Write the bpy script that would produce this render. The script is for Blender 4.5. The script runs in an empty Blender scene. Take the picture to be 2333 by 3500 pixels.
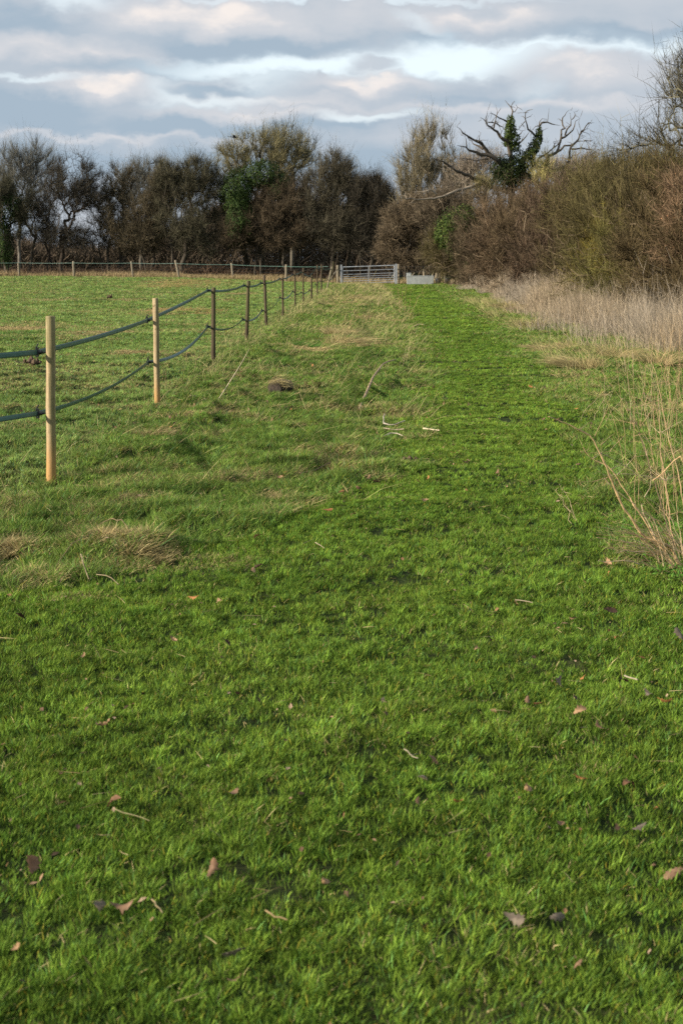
import bpy, math
import numpy as np

# ------------------------------------------------------------------ camera, sky, sun, exposure
sc = bpy.context.scene
COL = sc.collection
R = math.radians
CAM_H = 1.6
FPX = 50.0 / 36.0 * 3500.0
PITCH = math.atan((1750 - 894) / FPX)
cam = bpy.data.cameras.new('camera')
cam.lens = 50.0
cam.sensor_fit = 'VERTICAL'
cam.sensor_height = 36.0
cam.sensor_width = 24.0
cam.clip_start = 0.1
cam.clip_end = 6000
cam.dof.use_dof = True
cam.dof.focus_distance = 12.5
cam.dof.aperture_fstop = 7.1
camo = bpy.data.objects.new('camera', cam)
COL.objects.link(camo)
camo.location = (0, 0, CAM_H)
camo.rotation_euler = (math.pi / 2 - PITCH, 0, 0)
sc.camera = camo

SUN_AZ = math.atan2(-0.93, -0.37)      # compass style: x = sin, y = cos
SUN_EL = R(21)
sun_dir = (math.sin(SUN_AZ) * math.cos(SUN_EL), math.cos(SUN_AZ) * math.cos(SUN_EL), math.sin(SUN_EL))
sun = bpy.data.lights.new('sun', 'SUN')
sun.energy = 5.0
sun.angle = R(2.2)
sun.color = (1.0, 0.88, 0.72)
suno = bpy.data.objects.new('sun', sun)
COL.objects.link(suno)
suno.location = (-20, -8, 20)
from mathutils import Vector
suno.rotation_euler = Vector(sun_dir).to_track_quat('Z', 'Y').to_euler()

sc.view_settings.view_transform = 'Standard'
sc.view_settings.look = 'None'
sc.view_settings.gamma = 1.0
sc.view_settings.exposure = 0.75
sc.cycles.use_denoising = False
sc.render.use_motion_blur = False


class NT:
    """small node helper"""
    def __init__(self, tree):
        self.t = tree
        self.n = tree.nodes
        self.l = tree.links

    def put(self, sock, v):
        if isinstance(v, bpy.types.NodeSocket):
            self.l.new(v, sock)
        elif isinstance(v, (tuple, list)) and sock.type == 'RGBA' and len(v) == 3:
            sock.default_value = (*v, 1)
        else:
            sock.default_value = v

    def math(self, op, a, b=None, c=None, clamp=False):
        m = self.n.new('ShaderNodeMath')
        m.operation = op
        m.use_clamp = clamp
        self.put(m.inputs[0], a)
        if b is not None:
            self.put(m.inputs[1], b)
        if c is not None:
            self.put(m.inputs[2], c)
        return m.outputs[0]

    def mix(self, f, a, b, mode='MIX'):
        m = self.n.new('ShaderNodeMix')
        m.data_type = 'RGBA'
        m.blend_type = mode
        self.put(m.inputs[0], f)
        self.put(m.inputs[6], a)
        self.put(m.inputs[7], b)
        return m.outputs[2]

    def comb(self, x, y, z=0.0):
        m = self.n.new('ShaderNodeCombineXYZ')
        for i, v in enumerate((x, y, z)):
            self.put(m.inputs[i], v)
        return m.outputs[0]

    def sep(self, v):
        m = self.n.new('ShaderNodeSeparateXYZ')
        self.l.new(v, m.inputs[0])
        return m.outputs

    def noise(self, vec, scale, detail=4, rough=0.55, lac=2.0, dist=0.0):
        m = self.n.new('ShaderNodeTexNoise')
        if vec is not None:
            self.l.new(vec, m.inputs['Vector'])
        m.inputs['Scale'].default_value = scale
        m.inputs['Detail'].default_value = detail
        m.inputs['Roughness'].default_value = rough
        m.inputs['Lacunarity'].default_value = lac
        m.inputs['Distortion'].default_value = dist
        return m.outputs

    def ramp(self, f, a, b, lo=0.0, hi=1.0, smooth=True):
        m = self.n.new('ShaderNodeMapRange')
        m.interpolation_type = 'SMOOTHSTEP' if smooth else 'LINEAR'
        self.put(m.inputs[0], f)
        m.inputs[1].default_value = a
        m.inputs[2].default_value = b
        m.inputs[3].default_value = lo
        m.inputs[4].default_value = hi
        return m.outputs[0]

    def vmul(self, v, s):
        m = self.n.new('ShaderNodeVectorMath')
        m.operation = 'MULTIPLY'
        self.l.new(v, m.inputs[0])
        m.inputs[1].default_value = s
        return m.outputs[0]


# ---- world: Nishita sky with broken stratocumulus banks in front of it
w = bpy.data.worlds.new('World')
sc.world = w
w.use_nodes = True
w.node_tree.nodes.clear()
q = NT(w.node_tree)
out = q.n.new('ShaderNodeOutputWorld')
bg = q.n.new('ShaderNodeBackground')
bg.inputs[1].default_value = 0.1
q.l.new(bg.outputs[0], out.inputs[0])
sky = q.n.new('ShaderNodeTexSky')
sky.sky_type = 'NISHITA'
sky.sun_disc = False
sky.sun_elevation = SUN_EL
sky.sun_rotation = SUN_AZ % (2 * math.pi)
sky.air_density = 1.0
sky.dust_density = 1.5
tc = q.n.new('ShaderNodeTexCoord')
X, Y, Z = q.sep(tc.outputs['Generated'])
U = q.math('ARCTAN2', X, Y)
Vv = q.math('ARCSINE', Z)
# cloud sheets flatten towards the horizon: stretch the noise sideways
p1 = q.comb(U, q.math('MULTIPLY', Vv, 1.5), 0.0)
wn = q.noise(p1, 17.0, 5, 0.5)
wx = q.math('SUBTRACT', wn[0], 0.5)
wn2 = q.noise(q.comb(q.math('ADD', U, 7.3), q.math('MULTIPLY', Vv, 1.8), 2.0), 30.0, 6, 0.52)
wy = q.math('SUBTRACT', wn2[0], 0.5)
u2 = q.math('ADD', U, q.math('ADD', q.math('MULTIPLY', wx, 0.045), q.math('MULTIPLY', wy, 0.03)))
v2 = q.math('ADD', Vv, q.math('ADD', q.math('MULTIPLY', wx, 0.030), q.math('MULTIPLY', wy, 0.021)))


def uv_of(px, py):
    """photograph pixel (1568 px wide) -> azimuth, elevation"""
    px, py = px * 2333 / 1568, py * 2333 / 1568
    a = math.atan((1750 - py) / FPX) - PITCH
    return math.atan((px - 1166.5) / FPX), a


def blob(px, py, rx, ry, soft=0.45, shear=0.0):
    cu, cv = uv_of(px, py)
    su, sv = rx * 1.488 / FPX, ry * 1.488 / FPX
    du = q.math('SUBTRACT', u2, cu)
    dv = q.math('SUBTRACT', v2, cv)
    if shear:
        dv = q.math('SUBTRACT', dv, q.math('MULTIPLY', du, shear))
    a = q.math('MULTIPLY', du, 1 / su)
    b = q.math('MULTIPLY', dv, 1 / sv)
    r = q.math('SQRT', q.math('ADD', q.math('MULTIPLY', a, a), q.math('MULTIPLY', b, b)))
    return q.ramp(r, 1 + soft * 1.25, 1 - soft, 0, 1)


def union(items):
    r = items[0]
    for i in items[1:]:
        r = q.math('MAXIMUM', r, i)
    return r


gap = union([union([blob(1010, 142, 205, 38, .5), blob(680, 150, 240, 20, .7, 0.03), blob(1330, 112, 300, 18, .6, 0.02),
             ]), q.math('MULTIPLY', .62, union([blob(400, 215, 85, 26, .7), blob(470, 232, 120, 12, .7), blob(835, 266, 90, 9, .7), blob(190, 12, 70, 16, .8),
             blob(120, 190, 130, 6, .8), blob(985, 75, 60, 18, .8, -.4), blob(620, 190, 80, 24, .8), blob(780, 2, 300, 5, .8),
             blob(1215, 208, 34, 18, .9)]))])
cl = union([blob(855, 148, 48, 17, .5), blob(490, 206, 105, 20, .45), blob(925, 208, 300, 34, .35), blob(1340, 178, 190, 48, .4),
            blob(250, 222, 110, 40, .4), blob(600, 85, 400, 42, .35), blob(1330, 70, 350, 36, .4), blob(735, 176, 14, 10, .5)])
gapf = q.math('MULTIPLY', q.math('MULTIPLY', gap, .92), q.math('SUBTRACT', 1.0, q.math('MULTIPLY', cl, 0.88)))
# elsewhere in the sky the cover breaks up at random
side = q.ramp(q.math('ABSOLUTE', q.math('SUBTRACT', U, 0.0)), 0.27, 0.4)
side = q.math('MAXIMUM', side, q.ramp(Vv, 0.19, 0.26))
rnd = q.noise(q.vmul(tc.outputs['Generated'], (1, 1, 2.6)), 3.2, 5, 0.6)[0]
gapf = q.math('MAXIMUM', gapf, q.math('MULTIPLY', side, q.ramp(rnd, 0.54, 0.64)))
# tone inside the clouds
tn = q.noise(q.comb(U, q.math('MULTIPLY', Vv, 1.9), 5.0), 11.0, 6, 0.5)[0]
tn2 = q.noise(q.comb(U, q.math('MULTIPLY', Vv, 2.4), 9.0), 26.0, 7, 0.6)[0]
tone = q.math('ADD', q.math('MULTIPLY', tn, 0.9), q.math('MULTIPLY', tn2, 0.3))
tone = q.ramp(tone, 0.35, 0.85, 0.05, 0.65, False)
lite = union([blob(250, 205, 100, 24, .8), blob(855, 190, 130, 16, .8), blob(1310, 165, 170, 30, .8), blob(1060, 45, 120, 18, .8),
              blob(560, 40, 330, 26, .9), blob(120, 120, 190, 20, .9), blob(800, 235, 300, 10, .9), blob(1150, 245, 260, 10, .9),
              blob(620, 262, 200, 12, .9), blob(200, 320, 240, 5, .9)])
dark = union([blob(80, 265, 190, 34, .8), blob(560, 110, 260, 18, .8), blob(500, 210, 90, 12, .7), blob(980, 100, 60, 14, .8),
              blob(1000, 232, 200, 8, .8), blob(470, 292, 330, 16, .9), blob(60, 60, 130, 22, .9), blob(1440, 90, 240, 16, .8),
              blob(520, 375, 700, 22, .9), blob(330, 160, 150, 14, .8), blob(800, 285, 70, 12, .8)])
tone = q.math('ADD', tone, q.math('MULTIPLY', lite, 0.5))
tone = q.math('SUBTRACT', tone, q.math('MULTIPLY', dark, 0.45), clamp=True)
m1 = q.mix(tone, (2.35, 2.95, 3.55), (4.35, 4.35, 4.5))
warm = q.ramp(tone, 0.75, 1.1)
m1 = q.mix(warm, m1, (5.9, 5.4, 5.05))
gapc = q.mix(0.82, sky.outputs[0], (6.0, 6.7, 7.0))
m2 = q.mix(gapf, m1, gapc)
q.l.new(m2, bg.inputs[0])

# ------------------------------------------------------------------ helpers
rng = np.random.default_rng(7)


def hsh(ix, iy, s):
    h = (ix.astype(np.int64) * 374761393 + iy.astype(np.int64) * 668265263 + s * 1442695041) & 0xffffffff
    h = ((h ^ (h >> 13)) * 1274126177) & 0xffffffff
    h = h ^ (h >> 16)
    return (h & 0xffffff) / float(0xffffff)


def vn(x, y, s=0):
    ix = np.floor(x); iy = np.floor(y)
    fx = x - ix; fy = y - iy
    fx = fx * fx * (3 - 2 * fx); fy = fy * fy * (3 - 2 * fy)
    a = hsh(ix, iy, s); b = hsh(ix + 1, iy, s); c = hsh(ix, iy + 1, s); d = hsh(ix + 1, iy + 1, s)
    return (a * (1 - fx) + b * fx) * (1 - fy) + (c * (1 - fx) + d * fx) * fy


def fbm(x, y, s=0, o=3):
    r = 0; a = 1; t = 0
    for i in range(o):
        r = r + a * vn(x * 2 ** i + 13.7 * i, y * 2 ** i - 7.1 * i, s + i); t += a; a *= .5
    return r / t


def sst(a, b, x):
    t = np.clip((x - a) / (b - a), 0, 1)
    return t * t * (3 - 2 * t)


def rayof(px, py):
    """pixel of the photograph seen 1568 wide -> direction"""
    px, py = px * 2333 / 1568, py * 2333 / 1568
    cx, cz, cy = (px - 1166.5), -(py - 1750), FPX
    c, s = math.cos(PITCH), math.sin(PITCH)
    return np.array([cx, cy * c + cz * s, -cy * s + cz * c])


def at_d(px, py, d):
    r = rayof(px, py)
    r = r * (d / r[1])
    return np.array([r[0], d, CAM_H + r[2]])


def H(x, y):
    """lie of the land"""
    x = np.asarray(x, float); y = np.asarray(y, float)
    h = 0.42 * sst(75, 116, y) * sst(2, -14, x)
    h = h + 0.10 * sst(70, 97, y) * sst(-14, 2, x)
    return h + 0.5 * sst(125, 300, y)


def left_edge(y):
    """left edge of the mown strip"""
    return np.interp(y, [0, 5.2, 6.0, 7.5, 10.5, 17.5, 33, 52, 81, 97], [-6, -5, -2.6, -0.9, 0.25, 0.85, 1.6, 1.8, 2.1, 2.2])


def right_edge(y):
    return np.interp(y, [0, 7, 8.5, 10.5, 17.5, 33, 52, 81, 97], [2.0, 1.75, 1.85, 2.1, 2.95, 3.9, 4.7, 5.6, 6.5])


FENCE = [(118, 1101), (362, 935), (490, 835), (566, 782), (612, 751.5), (650, 731), (678, 709.5), (696.5, 698), (714.5, 690),
         (728.5, 679.5), (738, 671.5), (750.5, 666.5)]


def ground(px, py):
    r = rayof(px, py)
    t = -CAM_H / r[2]
    for _ in range(12):
        p = r * t
        t = (float(H(p[0], p[1])) - CAM_H) / r[2]
    p = r * t
    return np.array([p[0], p[1], CAM_H + p[2]])


FP = [ground(*p) for p in FENCE]


def fence_x(y):
    ys = [p[1] for p in FP]; xs = [p[0] for p in FP]
    return np.interp(y, [0, 6.5] + ys + [104], [-6.5, -5.0] + xs + [-0.6])


def mown(x, y):
    wob = (vn(x * 1.3, y * 0.9, 3) - .5) * 0.7 * np.clip(y / 12, .4, 1.6)
    l = sst(-0.25, 0.35, (x - left_edge(y) + wob) / np.clip(y / 14, .6, 2))
    r = sst(0.25, -0.35, (x - right_edge(y) + wob) / np.clip(y / 14, .6, 2))
    return l * r


def paddock(x, y):
    return sst(0.35, -0.35, x - fence_x(y))


def micro(x, y):
    """tussocks and hoof-softened bumps, fading where the sheet is too coarse to show them"""
    x = np.asarray(x, float); y = np.asarray(y, float)
    r = 1 - mown(x, y)
    a = (fbm(x * 2.3, y * 2.3, 11, 3) - .5) * (0.04 + 0.14 * r)
    b = (fbm(x * .6, y * .6, 21, 2) - .5) * (0.05 + 0.10 * r)
    a = a + (fbm(x * .9, y * 3.2, 15, 2) - .5) * .05
    return (a + b) * sst(34, 18, y) * sst(0.5, 2, y) + b * sst(18, 34, y) * .7 * sst(95, 70, y)


def G(x, y):
    return H(x, y) + micro(x, y)


def make_mesh(name, V, F, cols=None, smooth=False):
    """V (n,3); F list of index arrays (m,k)"""
    me = bpy.data.meshes.new(name)
    V = np.ascontiguousarray(V, dtype=np.float32)
    if not isinstance(F, (list, tuple)):
        F = [F]
    F = [np.asarray(f, dtype=np.int32) for f in F if len(f)]
    me.vertices.add(len(V))
    me.vertices.foreach_set('co', V.ravel())
    loops = np.concatenate([f.ravel() for f in F])
    tot = np.concatenate([np.full(len(f), f.shape[1], np.int32) for f in F])
    st = np.concatenate([[0], np.cumsum(tot)[:-1]]).astype(np.int32)
    me.loops.add(len(loops))
    me.loops.foreach_set('vertex_index', loops)
    me.polygons.add(len(tot))
    me.polygons.foreach_set('loop_start', st)
    me.polygons.foreach_set('use_smooth', np.full(len(tot), bool(smooth)))
    me.update(calc_edges=True)
    if cols is not None:
        a = me.attributes.new('tint', 'FLOAT_COLOR', 'POINT')
        c = np.ones((len(V), 4), np.float32)
        c[:, :3] = cols
        a.data.foreach_set('color', c.ravel())
    return me


def tag(o, label=None, cat=None, group=None, kind=None):
    if label: o['label'] = label
    if cat: o['category'] = cat
    if group: o['group'] = group
    if kind: o['kind'] = kind
    return o


def empty(name, loc, label, cat, group=None):
    o = bpy.data.objects.new(name, None)
    o.empty_display_size = .2
    COL.objects.link(o)
    o.location = [float(v) for v in loc]
    return tag(o, label, cat, group)


ORIG = {}


def part(name, V, F, mat, parent=None, cols=None, smooth=False, origin=None):
    """a mesh object; V in world coordinates, the object's origin goes to its parent's (or to origin)"""
    org = np.array(ORIG[parent.name] if parent is not None and parent.name in ORIG else
                   (parent.location if parent is not None else (origin if origin is not None else (0, 0, 0))), float)
    me = make_mesh(name, np.asarray(V) - org, F, cols, smooth)
    me.materials.append(mat)
    o = bpy.data.objects.new(name, me)
    COL.objects.link(o)
    if parent is not None:
        o.parent = parent
        ORIG[o.name] = org
    else:
        o.location = org.tolist()
    return o


class MB:
    """collects shapes into one mesh"""
    def __init__(s):
        s.V = []; s.F = {}; s.C = []; s.n = 0

    def add(s, V, F, col=None):
        V = np.asarray(V, float); F = np.asarray(F, int)
        s.V.append(V)
        s.F.setdefault(F.shape[1], []).append(F + s.n)
        s.n += len(V)
        s.C.append(np.broadcast_to(np.array(col if col is not None else (1, 1, 1), float), (len(V), 3)))

    def box(s, c, size, rz=0.0, col=None, ax=None):
        x, y, z = np.array(size) / 2
        v = np.array([[a, b, d] for a in (-x, x) for b in (-y, y) for d in (-z, z)], float)
        co, si = math.cos(rz), math.sin(rz)
        v = np.stack([v[:, 0] * co - v[:, 1] * si, v[:, 0] * si + v[:, 1] * co, v[:, 2]], 1) + np.array(c)
        s.add(v, [[0, 1, 3, 2], [4, 6, 7, 5], [0, 4, 5, 1], [2, 3, 7, 6], [0, 2, 6, 4], [1, 5, 7, 3]], col)

    def tube(s, P, r, sides=8, cap=True, col=None, wob=0.0, seed=0):
        P = np.asarray(P, float)
        r = np.broadcast_to(np.asarray(r, float), (len(P),))
        T = np.gradient(P, axis=0)
        T /= np.linalg.norm(T, axis=1)[:, None] + 1e-9
        ref = np.array([0, 0, 1.0]) if abs(T[0, 2]) < .8 else np.array([0, 1.0, 0])
        A = np.cross(T, ref); A /= np.linalg.norm(A, axis=1)[:, None] + 1e-9
        B = np.cross(T, A)
        a = np.arange(sides) * 2 * math.pi / sides
        rr = r[:, None] * np.ones((1, sides))
        if wob:
            g = np.random.default_rng(seed)
            rr = rr * (1 + wob * (g.random((1, sides)) - .5) + wob * .6 * (g.random(rr.shape) - .5))
        V = P[:, None, :] + rr[:, :, None] * (np.cos(a)[None, :, None] * A[:, None, :] + np.sin(a)[None, :, None] * B[:, None, :])
        n = len(P)
        i = np.arange(n - 1)[:, None] * sides; j = np.arange(sides)[None, :]; k = (j + 1) % sides
        F = np.stack([i + j, i + k, i + sides + k, i + sides + j], -1).reshape(-1, 4)
        V = V.reshape(-1, 3)
        base = s.n
        s.add(V, F, col)
        if cap:
            for e, c0 in ((0, P[0]), (n - 1, P[-1])):
                idx = np.arange(sides)
                ring = V[e * sides + idx]
                vv = np.vstack([ring, c0[None]])
                f = np.stack([idx, (idx + 1) % sides, np.full(sides, sides)], 1)
                if e == 0:
                    f = f[:, ::-1]
                s.add(vv, f, col)

    def segs(s, P0, P1, R0, R1, sides=3, col=None):
        """many separate tapering twigs"""
        D = P1 - P0
        L = np.linalg.norm(D, axis=1)[:, None] + 1e-9
        T = D / L
        ref = np.where(np.abs(T[:, 2:3]) < .8, np.array([[0, 0, 1.0]]), np.array([[0, 1.0, 0]]))
        A = np.cross(T, ref); A /= np.linalg.norm(A, axis=1)[:, None] + 1e-9
        B = np.cross(T, A)
        a = np.arange(sides) * 2 * math.pi / sides
        cs = np.cos(a)[None, :, None] * A[:, None, :] + np.sin(a)[None, :, None] * B[:, None, :]
        V = np.concatenate([P0[:, None] - 0.01 * D[:, None] + R0[:, None, None] * cs, P1[:, None] + 0.01 * D[:, None] + R1[:, None, None] * cs], 1)
        m = len(P0)
        j = np.arange(sides); k = (j + 1) % sides
        f = np.stack([j, k, sides + k, sides + j], 1)
        F = (np.arange(m)[:, None, None] * 2 * sides + f[None]).reshape(-1, 4)
        base = None if col is None else np.repeat(col, 2 * sides, axis=0) if np.ndim(col) == 2 else col
        s.V.append(V.reshape(-1, 3))
        s.F.setdefault(4, []).append(F + s.n)
        s.n += m * 2 * sides
        s.C.append(np.broadcast_to(np.array((1, 1, 1) if base is None else base, float), (m * 2 * sides, 3)))

    def blades(s, P, D, L, W, bend, col, side=None):
        """ribbon blades: root P, unit direction D, length L, width W, bend vector (tip offset)"""
        n = len(P)
        if n == 0:
            return
        if side is None:
            g = rng.normal(size=(n, 3))
            side = np.cross(D, g)
        side = side / (np.linalg.norm(side, axis=1)[:, None] + 1e-9)
        W = np.broadcast_to(W, (n,))[:, None] * .5
        L = np.broadcast_to(L, (n,))[:, None]
        M = P + D * L * .5 + bend * .3
        T = P + D * L * .97 + bend
        V = np.stack([P - side * W, P + side * W, M - side * W * .8, M + side * W * .8, T], 1)
        f = np.array([[0, 1, 3], [0, 3, 2], [2, 3, 4]])
        F = (np.arange(n)[:, None, None] * 5 + f[None]).reshape(-1, 3)
        s.V.append(V.reshape(-1, 3).astype(np.float32))
        s.F.setdefault(3, []).append(F + s.n)
        s.n += n * 5
        c = np.broadcast_to(col, (n, 3))
        s.C.append(np.repeat(c, 5, axis=0))

    def spikes(s, P, T, W, col):
        """single thin triangles"""
        n = len(P)
        D = T - P
        side = np.cross(D, rng.normal(size=(n, 3)))
        side /= np.linalg.norm(side, axis=1)[:, None] + 1e-9
        W = np.broadcast_to(W, (n,))[:, None] * .5
        V = np.stack([P - side * W, P + side * W, T], 1).reshape(-1, 3)
        s.V.append(V.astype(np.float32))
        s.F.setdefault(3, []).append(np.arange(n * 3).reshape(-1, 3) + s.n)
        s.n += n * 3
        s.C.append(np.repeat(np.broadcast_to(col, (n, 3)), 3, axis=0))

    def build(s, name, mat, parent=None, smooth=False, origin=None):
        V = np.concatenate([np.asarray(v, np.float32) for v in s.V])
        F = [np.concatenate(v) for v in s.F.values()]
        return part(name, V, F, mat, parent, np.concatenate(s.C), smooth, origin)


# ------------------------------------------------------------------ materials
MATS = {}


def mat_new(name):
    m = bpy.data.materials.new(name)
    m.use_nodes = True
    m.node_tree.nodes.clear()
    k = NT(m.node_tree)
    o = k.n.new('ShaderNodeOutputMaterial')
    return m, k, o


def tint_mat(name, rough=0.7, transl=0.0, spec=0.25, nscale=6.0, namp=0.35, bump=0.0, mul=(1, 1, 1)):
    """uses the per-blade / per-twig tint of the mesh, broken up a little by noise"""
    m, k, o = mat_new(name)
    at = k.n.new('ShaderNodeAttribute')
    at.attribute_name = 'tint'
    tcx = k.n.new('ShaderNodeTexCoord')
    nz = k.noise(tcx.outputs['Object'], nscale, 4)[0]
    f = k.ramp(nz, 0.3, 0.7, 1 - namp, 1 + namp, False)
    sc_ = k.comb(f, f, f)
    c = k.mix(1.0, at.outputs['Color'], sc_, 'MULTIPLY')
    c = k.mix(1.0, c, mul, 'MULTIPLY')
    b = k.n.new('ShaderNodeBsdfPrincipled')
    k.put(b.inputs['Base Color'], c)
    b.inputs['Roughness'].default_value = rough
    b.inputs['Specular IOR Level'].default_value = spec
    if bump:
        bm = k.n.new('ShaderNodeBump')
        bm.inputs['Strength'].default_value = bump
        nb = k.noise(tcx.outputs['Object'], nscale * 5, 6)[0]
        k.put(bm.inputs['Height'], nb)
        k.l.new(bm.outputs[0], b.inputs['Normal'])
    if transl:
        t = k.n.new('ShaderNodeBsdfTranslucent')
        k.put(t.inputs[0], c)
        mx = k.n.new('ShaderNodeMixShader')
        mx.inputs[0].default_value = transl
        k.l.new(b.outputs[0], mx.inputs[1])
        k.l.new(t.outputs[0], mx.inputs[2])
        k.l.new(mx.outputs[0], o.inputs[0])
    else:
        k.l.new(b.outputs[0], o.inputs[0])
    MATS[name] = m
    return m


M_GRASS = tint_mat('grass blades', 0.6, 0.22, 0.08, 0.8, 0.15)
M_DRY = tint_mat('dry grass', 0.7, 0.25, 0.2, 2.0, 0.2)
M_TWIG = tint_mat('twigs', 0.8, 0.0, 0.15, 0.7, 0.25)
M_BARK = tint_mat('bark', 0.9, 0.0, 0.15, 3.0, 0.4, 0.6)
M_IVY = tint_mat('ivy leaves', 0.6, 0.12, 0.12, 0.8, 0.3)
M_LEAF = tint_mat('fallen leaf', 0.65, 0.2, 0.25, 60.0, 0.35)
M_STEM = tint_mat('dead stem', 0.75, 0.0, 0.2, 30.0, 0.35)


def ground_mat():
    m, k, o = mat_new('pasture soil and thatch')
    tcx = k.n.new('ShaderNodeTexCoord')
    P = tcx.outputs['Object']
    n1 = k.noise(P, 0.5, 6, .6)[0]
    n2 = k.noise(P, 7.0, 5, .6)[0]
    n3 = k.noise(P, 40.0, 4, .6)[0]
    c = k.mix(k.ramp(n2, .35, .65), (0.016, 0.028, 0.008), (0.035, 0.052, 0.013))
    c = k.mix(k.ramp(n1, .52, .68), c, (0.10, 0.10, 0.04))
    c = k.mix(k.ramp(n3, .55, .7), c, (0.035, 0.028, 0.014))
    b = k.n.new('ShaderNodeBsdfPrincipled')
    k.put(b.inputs['Base Color'], c)
    b.inputs['Roughness'].default_value = .95
    b.inputs['Specular IOR Level'].default_value = .1
    bm = k.n.new('ShaderNodeBump')
    bm.inputs['Strength'].default_value = .8
    bm.inputs['Distance'].default_value = .03
    k.put(bm.inputs['Height'], k.noise(P, 18, 6, .65)[0])
    k.l.new(bm.outputs[0], b.inputs['Normal'])
    k.l.new(b.outputs[0], o.inputs[0])
    return m


def wood_mat(name, c1, c2, dark, low, green=0.0):
    """round sawn stake: grain along z, checks, darker rings where cut, tanalised foot"""
    m, k, o = mat_new(name)
    tcx = k.n.new('ShaderNodeTexCoord')
    P = tcx.outputs['Object']
    x, y, z = k.sep(P)
    ang = k.math('ARCTAN2', y, x)
    v = k.comb(k.math('MULTIPLY', ang, 1.6), 0.0, k.math('MULTIPLY', z, 0.9))
    g = k.noise(v, 9.0, 6, .65)[0]
    c = k.mix(k.ramp(g, .35, .65), c1, c2)
    rings = k.noise(k.comb(0.0, 0.0, z), 170.0, 2, .5)[0]
    c = k.mix(k.math('MULTIPLY', k.ramp(rings, .45, .65), 0.30), c, dark)
    ck = k.noise(k.comb(k.math('MULTIPLY', ang, 2.5), 0.0, k.math('MULTIPLY', z, 0.35)), 6.0, 3, .5)[0]
    c = k.mix(k.math('MULTIPLY', k.ramp(ck, .60, .64), .8), c, dark)
    sn = k.noise(k.comb(k.math('MULTIPLY', ang, .8), 3.0, k.math('MULTIPLY', z, 2.2)), 2.6, 5, .65)[0]
    c = k.mix(k.math('MULTIPLY', k.ramp(sn, .45, .7), .55), c, tuple(v * .45 for v in c2))
    kn = k.noise(P, 14.0, 2, .5)[0]
    c = k.mix(k.math('MULTIPLY', k.ramp(kn, .64, .72), .75), c, dark)
    if green:
        gp = k.ramp(k.math('ADD', k.math('COSINE', k.math('ADD', ang, 0.6)), k.math('MULTIPLY', k.noise(P, 8, 3)[0], .6)), 1.0, 1.25)
        c = k.mix(k.math('MULTIPLY', gp, green), c, (0.10, 0.11, 0.03))
    c = k.mix(k.ramp(z, 0.42, 0.05, 0.0, .8), c, low)
    b = k.n.new('ShaderNodeBsdfPrincipled')
    k.put(b.inputs['Base Color'], c)
    b.inputs['Roughness'].default_value = .75
    b.inputs['Specular IOR Level'].default_value = .25
    bm = k.n.new('ShaderNodeBump')
    bm.inputs['Strength'].default_value = .5
    bm.inputs['Distance'].default_value = .004
    k.put(bm.inputs['Height'], k.math('SUBTRACT', g, k.math('MULTIPLY', k.ramp(ck, .66, .70), 1.5)))
    k.l.new(bm.outputs[0], b.inputs['Normal'])
    k.l.new(b.outputs[0], o.inputs[0])
    return m


def plain_mat(name, col, rough=.6, metal=0.0, var=.25, scale=12.0, col2=None, bump=0.0):
    m, k, o = mat_new(name)
    tcx = k.n.new('ShaderNodeTexCoord')
    n = k.noise(tcx.outputs['Object'], scale, 5, .6)[0]
    c2 = col2 or tuple(v * (1 - var) for v in col)
    c = k.mix(k.ramp(n, .35, .65), col, c2)
    b = k.n.new('ShaderNodeBsdfPrincipled')
    k.put(b.inputs['Base Color'], c)
    k.put(b.inputs['Roughness'], k.ramp(n, .3, .7, rough * .85, min(1, rough * 1.15), False))
    b.inputs['Metallic'].default_value = metal
    if bump:
        bm = k.n.new('ShaderNodeBump')
        bm.inputs['Strength'].default_value = bump
        bm.inputs['Distance'].default_value = .01
        k.put(bm.inputs['Height'], n)
        k.l.new(bm.outputs[0], b.inputs['Normal'])
    k.l.new(b.outputs[0], o.inputs[0])
    return m


def tape_mat():
    """woven tape: fine weave, two darker selvedges"""
    m, k, o = mat_new('green woven tape')
    at = k.n.new('ShaderNodeAttribute')
    at.attribute_name = 'tint'           # red channel = place across the tape, green = along
    r, g, bl = k.sep(at.outputs['Vector'])
    e = k.math('ABSOLUTE', k.math('SUBTRACT', r, .5))
    edge = k.ramp(e, .40, .46)
    st = k.math('SINE', k.math('MULTIPLY', r, 60.0))
    c = k.mix(k.ramp(st, -1, 1), (0.040, 0.105, 0.088), (0.075, 0.16, 0.135))
    n = k.noise(k.comb(0, 0, g), 9.0, 4)[0]
    c = k.mix(k.math('MULTIPLY', k.ramp(n, .45, .7), .35), c, (0.12, 0.22, 0.19))
    c = k.mix(k.math('MULTIPLY', edge, .75), c, (0.012, 0.03, 0.025))
    b = k.n.new('ShaderNodeBsdfPrincipled')
    k.put(b.inputs['Base Color'], c)
    b.inputs['Roughness'].default_value = .5
    k.l.new(b.outputs[0], o.inputs[0])
    return m


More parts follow.
